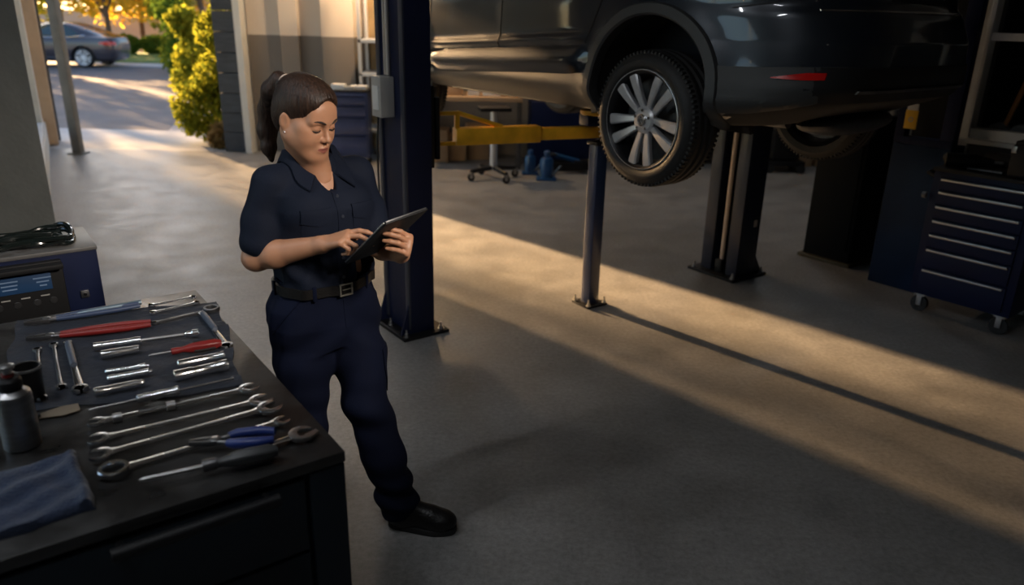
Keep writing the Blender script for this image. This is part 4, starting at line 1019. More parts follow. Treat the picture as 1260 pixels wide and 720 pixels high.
def mh(u, v):
    w_ = .0015 * (math.sin(31 * u + 7 * v) + math.sin(17 * u - 23 * v + 1)) + .0012 * math.sin(60 * u * v + 3)
    edge = max(0, u - .86) / .14
    return max(0, .0015 + w_ * .6 + edge * .006 * (1 + math.sin(42 * v) * .8 + .6 * math.sin(90 * v + 20 * u)))
tag(cloth('tool_mat', (on(2, 512, BH), on(300, 478, BH), on(268, 372, BH), on(18, 396, BH)), 60, 50, .0015, mh, M_MAT, .012, 3), 'blue black tool mat with a crumpled edge spread on the workbench', 'mat')
ZT = BH + .006
# ---- hand tools; each is made lying along local x with its underside at z = 0
def arc(cx, cy, r, a0, a1, n): return [(cx + r * math.cos(math.radians(a0 + (a1 - a0) * k / n)), cy + r * math.sin(math.radians(a0 + (a1 - a0) * k / n))) for k in range(n + 1)]
def jaw_poly(x, R, mouth, dirn, tilt=15, depth=1.0):
    """open-end head centred on x, mouth opening towards dirn"""
    g = math.degrees(math.asin(mouth / R)); pts = arc(0, 0, R, g, 360 - g, 34)
    dp = -R * .30 * depth
    pts += [(dp + mouth * .3, -mouth), (dp, -mouth * .45), (dp, mouth * .45), (dp + mouth * .3, mouth)]
    t = math.radians(tilt); c, s = math.cos(t), math.sin(t)
    out = [(p[0] * c - p[1] * s, p[0] * s + p[1] * c) for p in pts]
    return [(x + dirn * p[0], dirn * p[1]) for p in out]
def place(a, b, z=ZT): 
    pa, pb = on(a[0], a[1], z), on(b[0], b[1], z); return frame(pa, pb - pa), (pb - pa).length
def wrench(label, a, b, R0, R1, ring0=False, collar=False, w0=.011, th=.008, m=None, group=None, shaft_end=None, z=ZT, ring1=False):
    M, L = place(a, b, z); m = m or M_CHROME
    t = thing('wrench', label, 'wrench', M, group)
    x0, x1 = R0, L - R1
    def head(x, R, d, ring):
        if ring:
            mb = MB(); mb.lathe([(R, .001), (R, th + .003), (R * .94, th + .005), (R * .70, th + .005), (R * .66, th + .002), (R * .66, .001)], 40, T(x, 0, 0), cap=False); 
            mb.lathe([(R * .66, .001), (R * .70, 0), (R * .94, 0), (R, .001)], 40, T(x, 0, 0), cap=False)
            mb.build('ring_end', m, t)
        else: MB().prism(jaw_poly(x, R, R * .50, d, 15 * d), 0, th, bev=.0012).build('open_end', m, t)
    head(x0, R0, -1, ring0); head(x1, R1, 1, ring1)
    s = MB(); sx0, sx1 = x0 + R0 * .80, x1 - R1 * .80
    rings = []
    for x, wd, hh in ((sx0, w0 * 1.05, th * .9), (sx0 + .018, w0 * .72, th * .86), ((sx0 + sx1) / 2, w0 * .60, th * .82), (sx1 - .018, w0 * .72, th * .86), (sx1, w0 * 1.05, th * .9)):
        zc_ = th / 2; rings.append([(x, wd * math.cos(q) * (1.0 if abs(math.cos(q)) > .3 else 1), zc_ + hh / 2 * math.copysign(abs(math.sin(q)) ** .6, math.sin(q))) for q in np.linspace(0, 2 * PI, 17)[:-1]])
    s.loft(rings); so_ = s.build('shaft', m, t)
    gr = MB(); gr.box(((sx0 + sx1) / 2, 0, th * .91), ((sx1 - sx0) * .52, w0 * .55, .0014), bev=.0006); gr.build('shaft_inlay', M_STEEL, so_)
    if collar:
        for xx in ((sx0 + sx1) / 2 - .01, sx0 + .03): MB().tube([(xx - .010, 0, th / 2), (xx + .010, 0, th / 2)], w0 * .78, 14).build('collar', M_STEEL, t)
    return t
G1 = 'double wrenches in the front row'
wrench('chrome wrench with a collar, farthest of the front row of wrenches', (107, 524), (319, 477), .020, .026, collar=True, w0=.015)
wrench('chrome double open-end wrench, second from the far side of the front row', (106, 546), (336, 491), .025, .030, w0=.0155)
wrench('chrome double open-end wrench in the middle of the front row', (108, 566), (347, 499), .026, .031, w0=.0155, z=ZT + .003)
wrench('chrome wrench with a big ring end, nearest of the front row', (120, 587), (357, 517), .032, .020, ring0=True, w0=.0155)
wrench('small bright wrench at the far edge of the bench', (182, 378), (242, 366), .012, .012, w0=.008)
wrench('small bright wrench just in front of the farthest one', (184, 387), (246, 373), .012, .012, w0=.008)
wrench('dull wrench with a broad dark ring end near the far right of the bench', (186, 400), (270, 380), .012, .026, m=M_DKSTEEL, ring1=True, w0=.009)
wrench('slim wrench lying beside the dark cup at the left of the bench', (46, 430), (52, 494), .012, .013, w0=.007, m=M_STEEL)
wrench('slim wrench beside the adjustable one at the left of the bench', (66, 424), (76, 480), .012, .013, w0=.007, m=M_STEEL)
def adjustable(label, a, b, R=.019, grip=True, z=ZT, gm=None):
    M, L = place(a, b, z); t = thing('adjustable_wrench', label, 'wrench', M); th = .011
    xh = L - R
    MB().prism(jaw_poly(xh, R, R * .52, 1, -18), 0, th, bev=.0015).build('jaw', M_STEEL, t)
    MB().prism([(xh + .002, -R * .35), (xh + R * 1.15, -R * .10), (xh + R * 1.2, -R * .50), (xh + R * .2, -R * 1.1)], .001, th - .001, bev=.001).build('sliding_jaw', M_STEEL, t)
    MB().tube([(xh - R * .55, -R * .15, th * .5), (xh - R * .1, -R * .75, th * .5)], .0055, 12).build('knurl', M_DKSTEEL, t)
    MB().loft([[(x, wd * math.cos(q), th / 2 + th * .42 * math.sin(q)) for q in np.linspace(0, 2 * PI, 15)[:-1]] for x, wd in ((.012, .009), (L * .5, .008), (xh - R * .7, .012))]).build('shaft', M_CHROME, t)
    if grip: MB().tube([(.014, 0, .0105), (.03, 0, .0105), (L * .5, 0, .0105), (L * .5 + .01, 0, .0105)], [.0085, .0102, .0100, .008], 16).build('grip', gm or M_GREYGRIP, t)
    MB().lathe([(.012, .002), (.012, .009), (.0065, .009), (.0065, .002)], 24, cap=False).build('hang_ring', M_CHROME, t)
adjustable('adjustable wrench with a blue grey grip at the far right of the mat', (249, 388), (281, 430))
adjustable('adjustable wrench with a blue grey grip at the left of the mat', (84, 424), (100, 484))
adjustable('adjustable wrench with an open jaw beside the blue pliers', (300, 560), (386, 532), .030, grip=False, z=ZT)
def pliers(label, a, b, m, spread=.022, jl=.055, gl=.6, zoff=0, hr=.0075):
    """jaws at a, handle ends at b"""
    M, L = place(a, b, ZT + zoff); t = thing('pliers', label, 'pliers', M)
    for s in (-1, 1):
        jw = MB(); jw.prism([(0, s * .001), (jl * .5, s * .003), (jl, s * .002), (jl + .016, s * .001), (jl + .016, s * .013), (jl * .8, s * .014), (0, s * .0075)], .003, .013, bev=.0015); jw.build('jaw', M_DKSTEEL, t)
        p_ = [(jl + .01, -s * .006, .008), (jl + .03, -s * .010, .008), (jl + (L - jl) * .4, -s * spread * .85, .009), (jl + (L - jl) * .75, -s * spread, .009), (L, -s * spread * .72, .009)]
        MB().tube(p_[:3], [.006, .0055, .005], 10).build('arm', M_DKSTEEL, t)
        k = 1.0
        gp = [Vector(p_[1]).lerp(Vector(p_[2]), (1 - gl) * 1.0)] + [Vector(q) for q in p_[2:]]
        MB().tube(gp, [hr * .8, hr * 1.05, hr * 1.1, hr * .8], 14).build('grip', m, t)
    MB().lathe([(.012, .002), (.012, .014), (.008, .016), (.001, .016)], 24, T(jl + .012, 0, 0)).build('pivot', M_STEEL, t)
pliers('pliers with bright blue grips at the front right of the bench', (233, 549), (338, 540), M_BLUEGRIP, .026, .045, .62, .012, .0115)
pliers('long pliers with red grips near the back of the mat', (33, 420), (186, 401), M_REDGRIP, .020, .05, .9, 0, .0085)
pliers('long pliers with dark blue grips behind the red pliers', (30, 401), (172, 378), mat('dull_blue_grip', (.03, .05, .11), .45), .018, .05, .9, 0, .0075)
bt = thing('pry_bar', 'pale blue pry bar lying along the far edge of the bench', 'pry bar', place((96, 389), (174, 375))[0])
L_ = place((96, 389), (174, 375))[1]
MB().tube([(0, 0, .009), (.03, 0, .009), (L_ * .55, 0, .009), (L_, 0, .009)], [.005, .008, .009, .009], 12).build('bar', mat('pale_blue_steel', (.20, .27, .33), .3, .6), bt)
MB().prism([(-.02, -.008), (0, -.006), (0, .006), (-.02, .008)], .006, .011).build('claw', M_STEEL, bt)
def screwdriver(label, tip, neck, end, m, r=.013, ferrule=None, rs=.0035):
    M, L = place(tip, end); Ln = (on(neck[0], neck[1], ZT) - on(tip[0], tip[1], ZT)).length
    t = thing('screwdriver', label, 'screwdriver', M); X = RY(PI / 2) @ I4; Z0 = T(0, 0, r)
    sh = MB(); sh.tube([(0, 0, r), (.008, 0, r), (Ln, 0, r)], [.0016, rs, rs], 12); sh.build('shaft', M_STEEL, t)
    Hh = L - Ln
    prof = [(rs, Ln - .002), (r * .60, Ln), (r * .62, Ln + Hh * .12), (r * .50, Ln + Hh * .22), (r * .92, Ln + Hh * .42), (r, Ln + Hh * .6), (r * .95, Ln + Hh * .88), (r * .6, Ln + Hh)]
    MM = Matrix(((0, 0, 1, 0), (0, 1, 0, 0), (-1, 0, 0, r), (0, 0, 0, 1)))
    rings = []
    for rr, z in prof: rings.append([(rr * (1 + (.06 * math.cos(6 * q) if rr > r * .8 else 0)) * math.cos(q), rr * (1 + (.06 * math.cos(6 * q) if rr > r * .8 else 0)) * math.sin(q), z) for q in np.linspace(0, 2 * PI, 37)[:-1]])
    h_ = MB().loft(rings, MM).build('handle', m, t)
    if ferrule: MB().lathe([(r * .66, Ln - .004), (r * .70, Ln), (r * .70, Ln + Hh * .16), (r * .6, Ln + Hh * .17)], 24, MM).build('collar', ferrule, t)
    else:
        for k in range(3):
            q = 2 * PI * k / 3 + .9
            MB().tube([(rr_ * math.cos(q), rr_ * math.sin(q), z) for rr_, z in ((r * .92, Ln + Hh * .44), (r * 1.0, Ln + Hh * .62), (r * .94, Ln + Hh * .86))], .0035, 8, MM).build('grip_strip', M_BLACKPL, h_)
screwdriver('screwdriver with a grey black handle along the front edge of the bench', (172, 601), (252, 580), (342, 563), mat('grey_black_handle', (.045, .047, .05), .45), .019, M_DKSTEEL, .0048)
screwdriver('screwdriver with a red and black handle on the mat', (184, 444), (212, 439), (273, 428), M_REDGRIP, .016)
MX = Matrix(((0, 0, 1, 0), (0, 1, 0, 0), (-1, 0, 0, 0), (0, 0, 0, 1)))
def turned(name, label, cat, a, b, parts, lift=.0):
    """parts: (part name, material, [(radius, share of length)])"""
    M, L = place(a, b); rm = max(r for _, _, pr in parts for r, _ in pr)
    t = thing(name, label, cat, M @ T(0, 0, rm + lift))
    for nm, m, pr in parts: MB().lathe([(r, x * L) for r, x in pr], 24, MX).build(nm, m, t)
turned('extension_bar', 'chrome socket extension bar with a long socket, rear middle of the mat', 'socket bar', (115, 432), (246, 414), [
    ('socket', M_CHROME, [(.008, 0), (.012, .008), (.012, .06), (.0115, .07), (.0115, .36), (.0125, .38), (.0125, .44), (.007, .45)]),
    ('bar', M_STEEL, [(.0052, .44), (.0052, .86)]), ('drive_end', M_CHROME, [(.006, .85), (.009, .87), (.009, .92), (.012, .93), (.012, .99), (.008, 1.0)])])
turned('deep_socket', 'deep chrome socket lying just in front of the extension bar', 'socket', (124, 442), (173, 434), [('tube', M_CHROME, [(.009, 0), (.0125, .02), (.0125, .6), (.0115, .64), (.0115, .97), (.008, 1)])])
turned('deep_socket', 'deep chrome socket directly in front of the red screwdriver handle', 'socket', (219, 454), (277, 442), [('tube', M_CHROME, [(.009, 0), (.0125, .02), (.0125, .5), (.0112, .53), (.0112, .9), (.0128, .92), (.0128, .99), (.008, 1)])])
turned('deep_socket', 'fat deep socket, nearer and wider of the two at the right of the mat', 'socket', (214, 470), (282, 455), [('tube', M_CHROME, [(.011, 0), (.0155, .02), (.0155, .36), (.0142, .38), (.0142, .82), (.0162, .84), (.0162, .98), (.010, 1)])])
turned('deep_socket', 'thin chrome tube socket lying left of centre on the mat', 'socket', (116, 488), (179, 475), [('tube', M_CHROME, [(.008, 0), (.0115, .02), (.0115, .2), (.0105, .22), (.0105, .86), (.0085, .87), (.0085, .95), (.006, 1)])])
turned('drive_bit', 'short chrome drive bit, rear one of the pair left of centre', 'bit', (130, 462), (184, 454), [('shank', M_CHROME, [(.005, 0), (.0075, .03), (.0075, .7), (.0095, .74), (.0095, .92), (.004, .93), (.004, 1)])])
turned('drive_bit', 'short chrome drive bit, front one of the pair left of centre', 'bit', (133, 471), (188, 461), [('shank', M_CHROME, [(.006, 0), (.0095, .03), (.0095, .72), (.0105, .75), (.0105, .93), (.004, .94), (.004, 1)])])
turned('nut_driver', 'nut driver with a chrome collar and thin rods behind the wrenches', 'nut driver', (110, 510), (288, 470), [
    ('rod', M_STEEL, [(.0015, 0), (.003, .03), (.003, .32)]), ('collar', M_CHROME, [(.008, .31), (.0105, .32), (.0105, .56), (.0118, .57), (.0118, .60), (.007, .61)]), ('tail_rod', M_DKSTEEL, [(.0032, .60), (.0026, .98), (.0048, .985), (.0048, 1)])])
# canister, cup, scraper and rag at the left
cz_ = on(29, 548, BH)
can = thing('canister', 'brushed steel pump canister standing at the left of the bench', 'canister', T(cz_.x, cz_.y, BH + .0005))
MB().lathe([(.001, 0), (.035, 0), (.038, .004), (.038, .125), (.036, .134), (.025, .142), (.020, .144)], 40).build('body', mat('can_steel', (.30, .30, .31), .36, .95, var=.15, vs=18, stretch=(1, 1, 6)), can)
MB().lathe([(.022, .143), (.024, .146), (.024, .166), (.019, .172), (.001, .172)], 32).build('cap', M_BLACKPL, can)
MB().lathe([(.009, .172), (.009, .190), (.016, .193), (.016, .200), (.006, .204), (.001, .204)], 24).build('pump_knob', M_STEEL, can)
MB().lathe([(.0095, .174), (.0125, .175), (.0125, .181), (.0095, .182)], 24, cap=False).build('seal_ring', M_REDGRIP, can)
c2 = on(40, 492, BH)
cup = thing('tool_cup', 'dark metal cup behind the steel canister', 'cup', T(c2.x, c2.y, ZT))
MB().lathe([(.001, 0), (.028, 0), (.030, .003), (.032, .085), (.030, .085), (.0275, .006), (.001, .005)], 36).build('cup', M_BLACK, cup)
MB().lathe([(.0315, .080), (.0345, .082), (.0345, .088), (.0300, .088)], 36, cap=False).build('rim', M_STEEL, cup)
s0, Ls = place((-8, 528), (98, 503), BH + .0004)
scr = thing('scraper', 'wide blade scraper lying between the canister and the rag', 'scraper', s0)
MB().prism([(Ls * .52, -.012), (Ls * .80, -.028), (Ls, -.020), (Ls, .020), (Ls * .80, .026), (Ls * .52, .012)], .0045, .0062).build('blade', mat('bronze_blade', (.40, .33, .25), .35, .8, var=.2), scr)
MB().tube([(0, 0, .010), (Ls * .25, 0, .010), (Ls * .54, 0, .008)], [.011, .011, .008], 14).build('handle', M_BLACKPL, scr)
def rag_h(u, v):
    ridge = .010 * math.exp(-((u - .93) / .05) ** 2) + .006 * math.exp(-((v - .5 - .2 * u) / .12) ** 2) + .005 * math.sin(5 * u + 4 * v) ** 2 + .004 * math.sin(11 * v - 4 * u) ** 2
    e = min(1, min(u, 1 - u, v, 1 - v) / .035); return (.012 + ridge) * math.sqrt(max(.02, e * (2 - e)))
M_RAG = mat('blue_shop_rag', (.008, .018, .050), .9, 0, var=.2, vs=20, bump=.5, bs=160, sheen=.2)
tag(cloth('shop_rag', (on(-30, 676, BH), on(120, 626, BH), on(94, 562, BH), on(-30, 596, BH)), 44, 40, .001, rag_h, M_RAG, .012, 5), 'folded blue shop rag at the front left of the bench', 'rag')

# ================================================================= charger cabinet behind the bench
ch = .95
c0 = on(118, 302, ch); c0.z = 0
cdir = (on(118, 302, ch) - on(0, 318, ch)); cdir.z = 0
MCH = frame(c0, cdir)
CW, CD_ = .62, .34
chg = thing('charger_cabinet', 'navy battery charger cabinet with a black control panel, behind the bench', 'charger', MCH)
MB().box((-CW / 2, CD_ / 2, ch / 2 + .03), (CW, CD_, ch - .08), bev=.01).build('body', M_BLUE, chg)
MB().box((-CW / 2, CD_ / 2, ch - .008), (CW + .006, CD_ + .006, .016), bev=.004).build('top', mat('grey_cabinet_top', (.15, .145, .14), .4, .2, var=.2), chg)
MB().box((-CW / 2, CD_ / 2, .04), (CW - .1, CD_ - .06, .08)).build('plinth', M_BLACK, chg)
pnl = MB(); pnl.box((-.35, -.014, ch - .17), (.44, .035, .28), bev=.008); pnl.box((-.35, -.045, ch - .045), (.44, .06, .02), bev=.005); pno = pnl.build('control_panel', M_BLACKPL, chg)
scn = MB().box((-.275, -.0335, ch - .105), (.20, .004, .065), bev=.001).build('display', emit('blue_screen', (.012, .045, .115), .12), chg)
M_TXT = emit('screen_text', (.16, .24, .38), .12)
for k in range(2):
    for q_ in range(3): MB().box((-.345 + .10 * k + .03 - (.0 if k == 0 else -.01), -.0362, ch - .088 - .015 * q_), (.06 - .012 * q_ * (k + .5), .001, .005)).build('text_line', M_TXT, scn)
for i, x in enumerate((-.36, -.30, -.235, -.18)):
    MB().lathe([(.001, .034), (.012, .034), (.014, .032), (.014, .020)], 20, T(x, 0, ch - .185) @ RX(PI / 2)).build('dial', M_DKSTEEL, pno)
for i, x in enumerate((-.335, -.27, -.205)): MB().box((x, -.033, ch - .16), (.03, .003, .004)).build('dial_mark', M_GREYBOX, pno)
lk = MB(); lk.box((-.068, -.004, ch - .19), (.030, .012, .030), bev=.003); lo_ = lk.build('lock_plate', M_STEEL, chg); MB().cyl((-.068, -.016, ch - .19), (-.068, -.006, ch - .19), .006, seg=14).build('key_slot', M_BLACK, lo_)
M_CABLE = mat('glossy_black_cable', (.008, .012, .011), .18, coat=.4)
cb = MB(); r_ = random.Random(4)
for k in range(9):
    pts = []
    yb = .04 + .025 * k
    for i in range(15):
        u = i / 14; pts.append((-.60 + .50 * u, yb + .03 * math.sin(3 * u * PI + k * 1.7), .013 + .020 * abs(math.sin(2.3 * u * PI + k)) * (1 - .3 * (k % 3)) + .012 * (k % 2)))
    cb.tube(pts, .0105, 10, MCH @ T(0, 0, ch))
for k in range(2):
    pts = [(-.11 + .05 * math.cos(a), .15 + .09 * math.sin(a) + .02 * k, .015 + .018 * k + .012 * math.sin(2 * a)) for a in np.linspace(-2.0, 2.0, 14)]
    cb.tube(pts, .011, 10, MCH @ T(0, 0, ch))
tag(cb.build('cable_bundle', M_CABLE), 'bundle of glossy black cables lying on the charger cabinet', 'cable')
# ================================================================= the woman
class Field:
    """signed distance grid; shapes are merged smoothly and turned into one skin"""
    def __init__(s, lo, hi, h):
        s.lo = np.array(lo, float); s.h = h; s.n = np.ceil((np.array(hi) - s.lo) / h).astype(int) + 1
        s.d = np.full(tuple(s.n), .25, np.float32)
    def reg(s, lo, hi):
        a = np.clip(np.floor((np.array(lo) - s.lo) / s.h).astype(int), 0, s.n - 1); b = np.clip(np.ceil((np.array(hi) - s.lo) / s.h).astype(int) + 1, 1, s.n)
        if (b <= a).any(): return None
        sl = tuple(slice(i, j) for i, j in zip(a, b))
        ax = [s.lo[k] + s.h * np.arange(a[k], b[k]) for k in range(3)]
        return sl, np.stack(np.meshgrid(*ax, indexing='ij'), -1).astype(np.float32)
    def put(s, sl, dn, k, op='add'):
        o = s.d[sl]
        if op == 'add':
            if k > 0:
                t = np.clip(.5 + .5 * (o - dn) / k, 0, 1); s.d[sl] = o * (1 - t) + dn * t - k * t * (1 - t)
            else: s.d[sl] = np.minimum(o, dn)
        else:
            if k > 0:
                t = np.clip(.5 - .5 * (o + dn) / k, 0, 1); s.d[sl] = o * (1 - t) - dn * t + k * t * (1 - t)
            else: s.d[sl] = np.maximum(o, -dn)
    def _bb(s, pts, r, M):
        P_ = np.array([list(M @ Vector(p)) for p in pts]); return P_.min(0) - r, P_.max(0) + r
    def loc(s, p, M):
        Mi = np.array(M.inverted()); return p @ Mi[:3, :3].T.astype(np.float32) + Mi[:3, 3].astype(np.float32)
    def cap(s, a, b, ra, rb=None, k=.01, M=I4, op='add'):
        rb = ra if rb is None else rb; m = max(ra, rb) + k + 3 * s.h
        g = s.reg(*s._bb([a, b], m, M))
        if g is None: return s
        sl, p = g; a = np.array(M @ Vector(a), np.float32); b = np.array(M @ Vector(b), np.float32)
        ab = b - a; t = np.clip(((p - a) @ ab) / max(1e-9, ab @ ab), 0, 1)
        s.put(sl, np.linalg.norm(p - a - t[..., None] * ab, axis=-1) - (ra + (rb - ra) * t), k, op); return s
    def chain(s, pts, rs, k=.01, M=I4):
        for i in range(len(pts) - 1): s.cap(pts[i], pts[i + 1], rs[i], rs[i + 1], k, M)
        return s
    def ell(s, c, r, k=.01, M=I4, R=I4, op='add'):
        MM = M @ T(*c) @ R; m = max(r) + k + 3 * s.h
        cc = M @ Vector(c); g = s.reg(np.array(cc) - m, np.array(cc) + m)
        if g is None: return s
        sl, p = g; q = s.loc(p, MM); r = np.array(r, np.float32)
        k0 = np.linalg.norm(q / r, axis=-1); k1 = np.linalg.norm(q / (r * r), axis=-1)
        s.put(sl, k0 * (k0 - 1) / np.maximum(k1, 1e-6), k, op); return s
    def stack(s, lv, k=.01, M=I4, pw=2.3):
        """trunk given as levels (z, cx, cy, rx, ry)"""
        lv = np.array(lv, np.float32); z0, z1 = lv[0, 0], lv[-1, 0]; m = lv[:, 3:].max() + k + 3 * s.h
        pts = [(lv[i, 1] + sx * m, lv[i, 2] + sy * m, zz) for i, zz in ((0, z0 - .04), (-1, z1 + .04)) for sx in (-1, 1) for sy in (-1, 1)]
        g = s.reg(*s._bb(pts, 0, M)); sl, p = g; q = s.loc(p, M)
        f = lambda j: np.interp(q[..., 2], lv[:, 0], lv[:, j])
        x, y, rx, ry = q[..., 0] - f(1), q[..., 1] - f(2), f(3), f(4)
        k0 = (np.abs(x / rx) ** pw + np.abs(y / ry) ** pw) ** (1 / pw)
        k1 = np.sqrt((x / rx ** 2) ** 2 + (y / ry ** 2) ** 2) / np.maximum(np.sqrt((x / rx) ** 2 + (y / ry) ** 2), 1e-6)
        d = (k0 - 1) / np.maximum(k1, 1e-6)
        s.put(sl, np.maximum(np.maximum(d, z0 - q[..., 2]), q[..., 2] - z1).astype(np.float32), k); return s
    def warp(s, fn):
        ax = [s.lo[k] + s.h * np.arange(s.n[k]) for k in range(3)]
        X, Y, Z = np.meshgrid(*ax, indexing='ij', sparse=True); s.d += fn(X, Y, Z).astype(np.float32); return s
    def mesh(s, name, smooth=1):
        d = s.d; n0, n1, n2 = d.shape; ins = d < 0
        c = np.zeros((n0 - 1, n1 - 1, n2 - 1), np.int8)
        for i in (0, 1):
            for j in (0, 1):
                for k in (0, 1): c += ins[i:n0 - 1 + i, j:n1 - 1 + j, k:n2 - 1 + k]
        act = (c > 0) & (c < 8); idx = np.full(act.shape, -1, np.int64); ii = np.argwhere(act); idx[act] = np.arange(len(ii))
        acc = np.zeros((len(ii), 3)); cnt = np.zeros(len(ii))
        corners = [(i, j, k) for i in (0, 1) for j in (0, 1) for k in (0, 1)]
        val = {q: d[ii[:, 0] + q[0], ii[:, 1] + q[1], ii[:, 2] + q[2]] for q in corners}
        for a in corners:
            for ax in range(3):
                if a[ax] == 0:
                    b = list(a); b[ax] = 1; b = tuple(b); va, vb = val[a], val[b]; m = (va < 0) != (vb < 0)
                    t = np.where(m, va / np.where(m, va - vb, 1), 0); pt = np.tile(np.array(a, float), (len(ii), 1)); pt[:, ax] = t
                    acc[m] += pt[m]; cnt[m] += 1
        v = (ii + acc / cnt[:, None]) * s.h + s.lo
        F_ = []
        for ax in range(3):
            sl0 = [slice(1, -1)] * 3; sl0[ax] = slice(0, d.shape[ax] - 1); sl1 = list(sl0); sl1[ax] = slice(1, d.shape[ax])
            A, B = ins[tuple(sl0)], ins[tuple(sl1)]; e = np.argwhere(A != B); fl = A[A != B]
            off = np.ones(3, int); off[ax] = 0; e = e + off
            u, w_ = [k for k in range(3) if k != ax]
            def cell(du, dw):
                q = e.copy(); q[:, u] -= du; q[:, w_] -= dw; return idx[q[:, 0], q[:, 1], q[:, 2]]
            qd = np.stack([cell(1, 1), cell(0, 1), cell(0, 0), cell(1, 0)], 1)
            if ax == 1: fl = ~fl
            qd[~fl] = qd[~fl][:, ::-1]; F_.append(qd)
        F_ = np.concatenate(F_); F_ = F_[(F_ >= 0).all(1)]
        for _ in range(smooth):
            sm = np.zeros_like(v); ct = np.zeros(len(v))
            for a in range(4):
                b = (a + 1) % 4
                np.add.at(sm, F_[:, a], v[F_[:, b]]); np.add.at(ct, F_[:, a], 1); np.add.at(sm, F_[:, b], v[F_[:, a]]); np.add.at(ct, F_[:, b], 1)
            v = v * .5 + .5 * sm / np.maximum(ct, 1)[:, None]
        return v, F_
def field_obj(name, parts, mats, parent, ang=70):
    V_, F_, o = [], [], 0
    for v, f in parts: V_.append(v); F_.append(f + o); o += len(v)
    V_, F_ = np.concatenate(V_), np.concatenate(F_)
    me = bpy.data.meshes.new(name); me.vertices.add(len(V_)); me.vertices.foreach_set('co', V_.astype(np.float32).ravel())
    me.loops.add(F_.size); me.loops.foreach_set('vertex_index', F_.astype(np.int32).ravel()); me.polygons.add(len(F_))
    me.polygons.foreach_set('loop_start', np.arange(0, F_.size, 4, dtype=np.int32))
    try: me.polygons.foreach_set('loop_total', np.full(len(F_), 4, np.int32))
    except Exception: pass
    me.update(calc_edges=True); me.validate()
    return link(name, me, mats, parent, ang)

PX, PY, PYAW = -.655, 2.50, math.radians(44)
MP = T(PX, PY, 0) @ RZ(PYAW); MPi = MP.inverted()
def L3(px, py, Y): return MPi @ at(px, py, Y)
person = thing('person', 'woman in a navy work shirt and trousers standing with a tablet', 'person', MP)
# joints in her own frame: x to her left, y behind her
sR, sL = Vector((-.160, .01, 1.328)), Vector((.152, .0, 1.328))
eR, wR, tR = L3(315, 317, 2.36), L3(396, 301, 2.29), L3(444, 288, 2.25)
eL, wL, tL = L3(464, 300, 2.51), L3(493, 313, 2.29), L3(505, 298, 2.215)
kL = L3(452, 500, 2.44); aL = MPi @ on(493, 622, .10)
kR, aR = Vector((-.115, -.01, .48)), Vector((-.12, .03, .09))
hL, hR = Vector((.095, 0, .87)), Vector((-.095, .0, .87))
HC = L3(376, 145.5, 2.44)
HYAW = math.radians(60) - PYAW; HPIT = math.radians(19)
MH = T(*HC) @ RZ(HYAW) @ RX(HPIT) @ Matrix.Scale(1.0, 4)

M_SKIN = mat('warm_skin', (.41, .205, .118), .48, var=.06, vs=25, bump=.05, bs=300)
M_SKIN.node_tree.nodes['Principled BSDF'].inputs['Subsurface Weight'].default_value = .12
M_SKIN.node_tree.nodes['Principled BSDF'].inputs['Subsurface Radius'].default_value = (.012, .005, .003)
M_LIP = mat('lip_tint', (.26, .085, .065), .42)
M_NAIL = mat('nail', (.42, .24, .18), .3)
M_HAIR = mat('dark_brown_hair', (.026, .013, .008), .5, var=.6, vs=120, stretch=(1, 1, .06), spec=.35, bump=.35, bs=200)
M_HAIR.node_tree.nodes['Principled BSDF'].inputs['Sheen Weight'].default_value = .0
M_SHIRT = mat('navy_shirt_cloth', (.0048, .0080, .0185), .8, var=.12, vs=8, bump=.12, bs=220, spec=.18)
M_TROUSER = mat('navy_trouser_cloth', (.0026, .0048, .017), .85, var=.12, vs=8, bump=.12, bs=220, spec=.15)
M_LEATHER = mat('black_leather', (.007, .0065, .0065), .42, bump=.2, bs=120, spec=.35)

def hand(F, wrist, xdir, dors, side, bends, spread, thumb, s=1.0):
    """palm, four fingers and a thumb; side +1 puts the thumb on local +y"""
    x = xdir.normalized(); y = dors.cross(x).normalized(); z = x.cross(y)
    M = Matrix(((x.x, y.x, z.x, wrist.x), (x.y, y.y, z.y, wrist.y), (x.z, y.z, z.z, wrist.z), (0, 0, 0, 1))) @ Matrix.Scale(s, 4)
    ys = [.030, .010, -.010, -.028]; base = [.082, .086, .082, .074]; ln = [(.040, .026, .021), (.044, .029, .022), (.041, .027, .021), (.032, .021, .019)]
    tips = []
    for i in range(4):
        yb = side * ys[i]
        F.cap(M @ Vector((.008, yb * .55, 0)), M @ Vector((base[i], yb, .002)), .0165 * s, .0120 * s, .014)
        p = Vector((base[i], yb, 0)); a = 0
        rr = [.0098, .0090, .0082, .0066] if i < 3 else [.0086, .0080, .0072, .0060]
        for j in range(3):
            a += math.radians(bends[i][j]); sy = side * math.radians(spread[i])
            q = p + Vector((math.cos(a) * math.cos(sy), math.sin(sy) * math.cos(a), -math.sin(a))) * ln[i][j]
            F.cap(M @ p, M @ q, rr[j] * s, rr[j + 1] * s, .003); p = q
        tips.append(M @ p)
    tp = [Vector(t) for t in thumb]; tp = [Vector((t.x, side * t.y, t.z)) for t in tp]
    for j, (ra, rb) in enumerate(((.0165, .0125), (.0120, .0105), (.0100, .0078))): F.cap(M @ tp[j], M @ tp[j + 1], ra * s, rb * s, .008 if j == 0 else .003)
    return M, tips

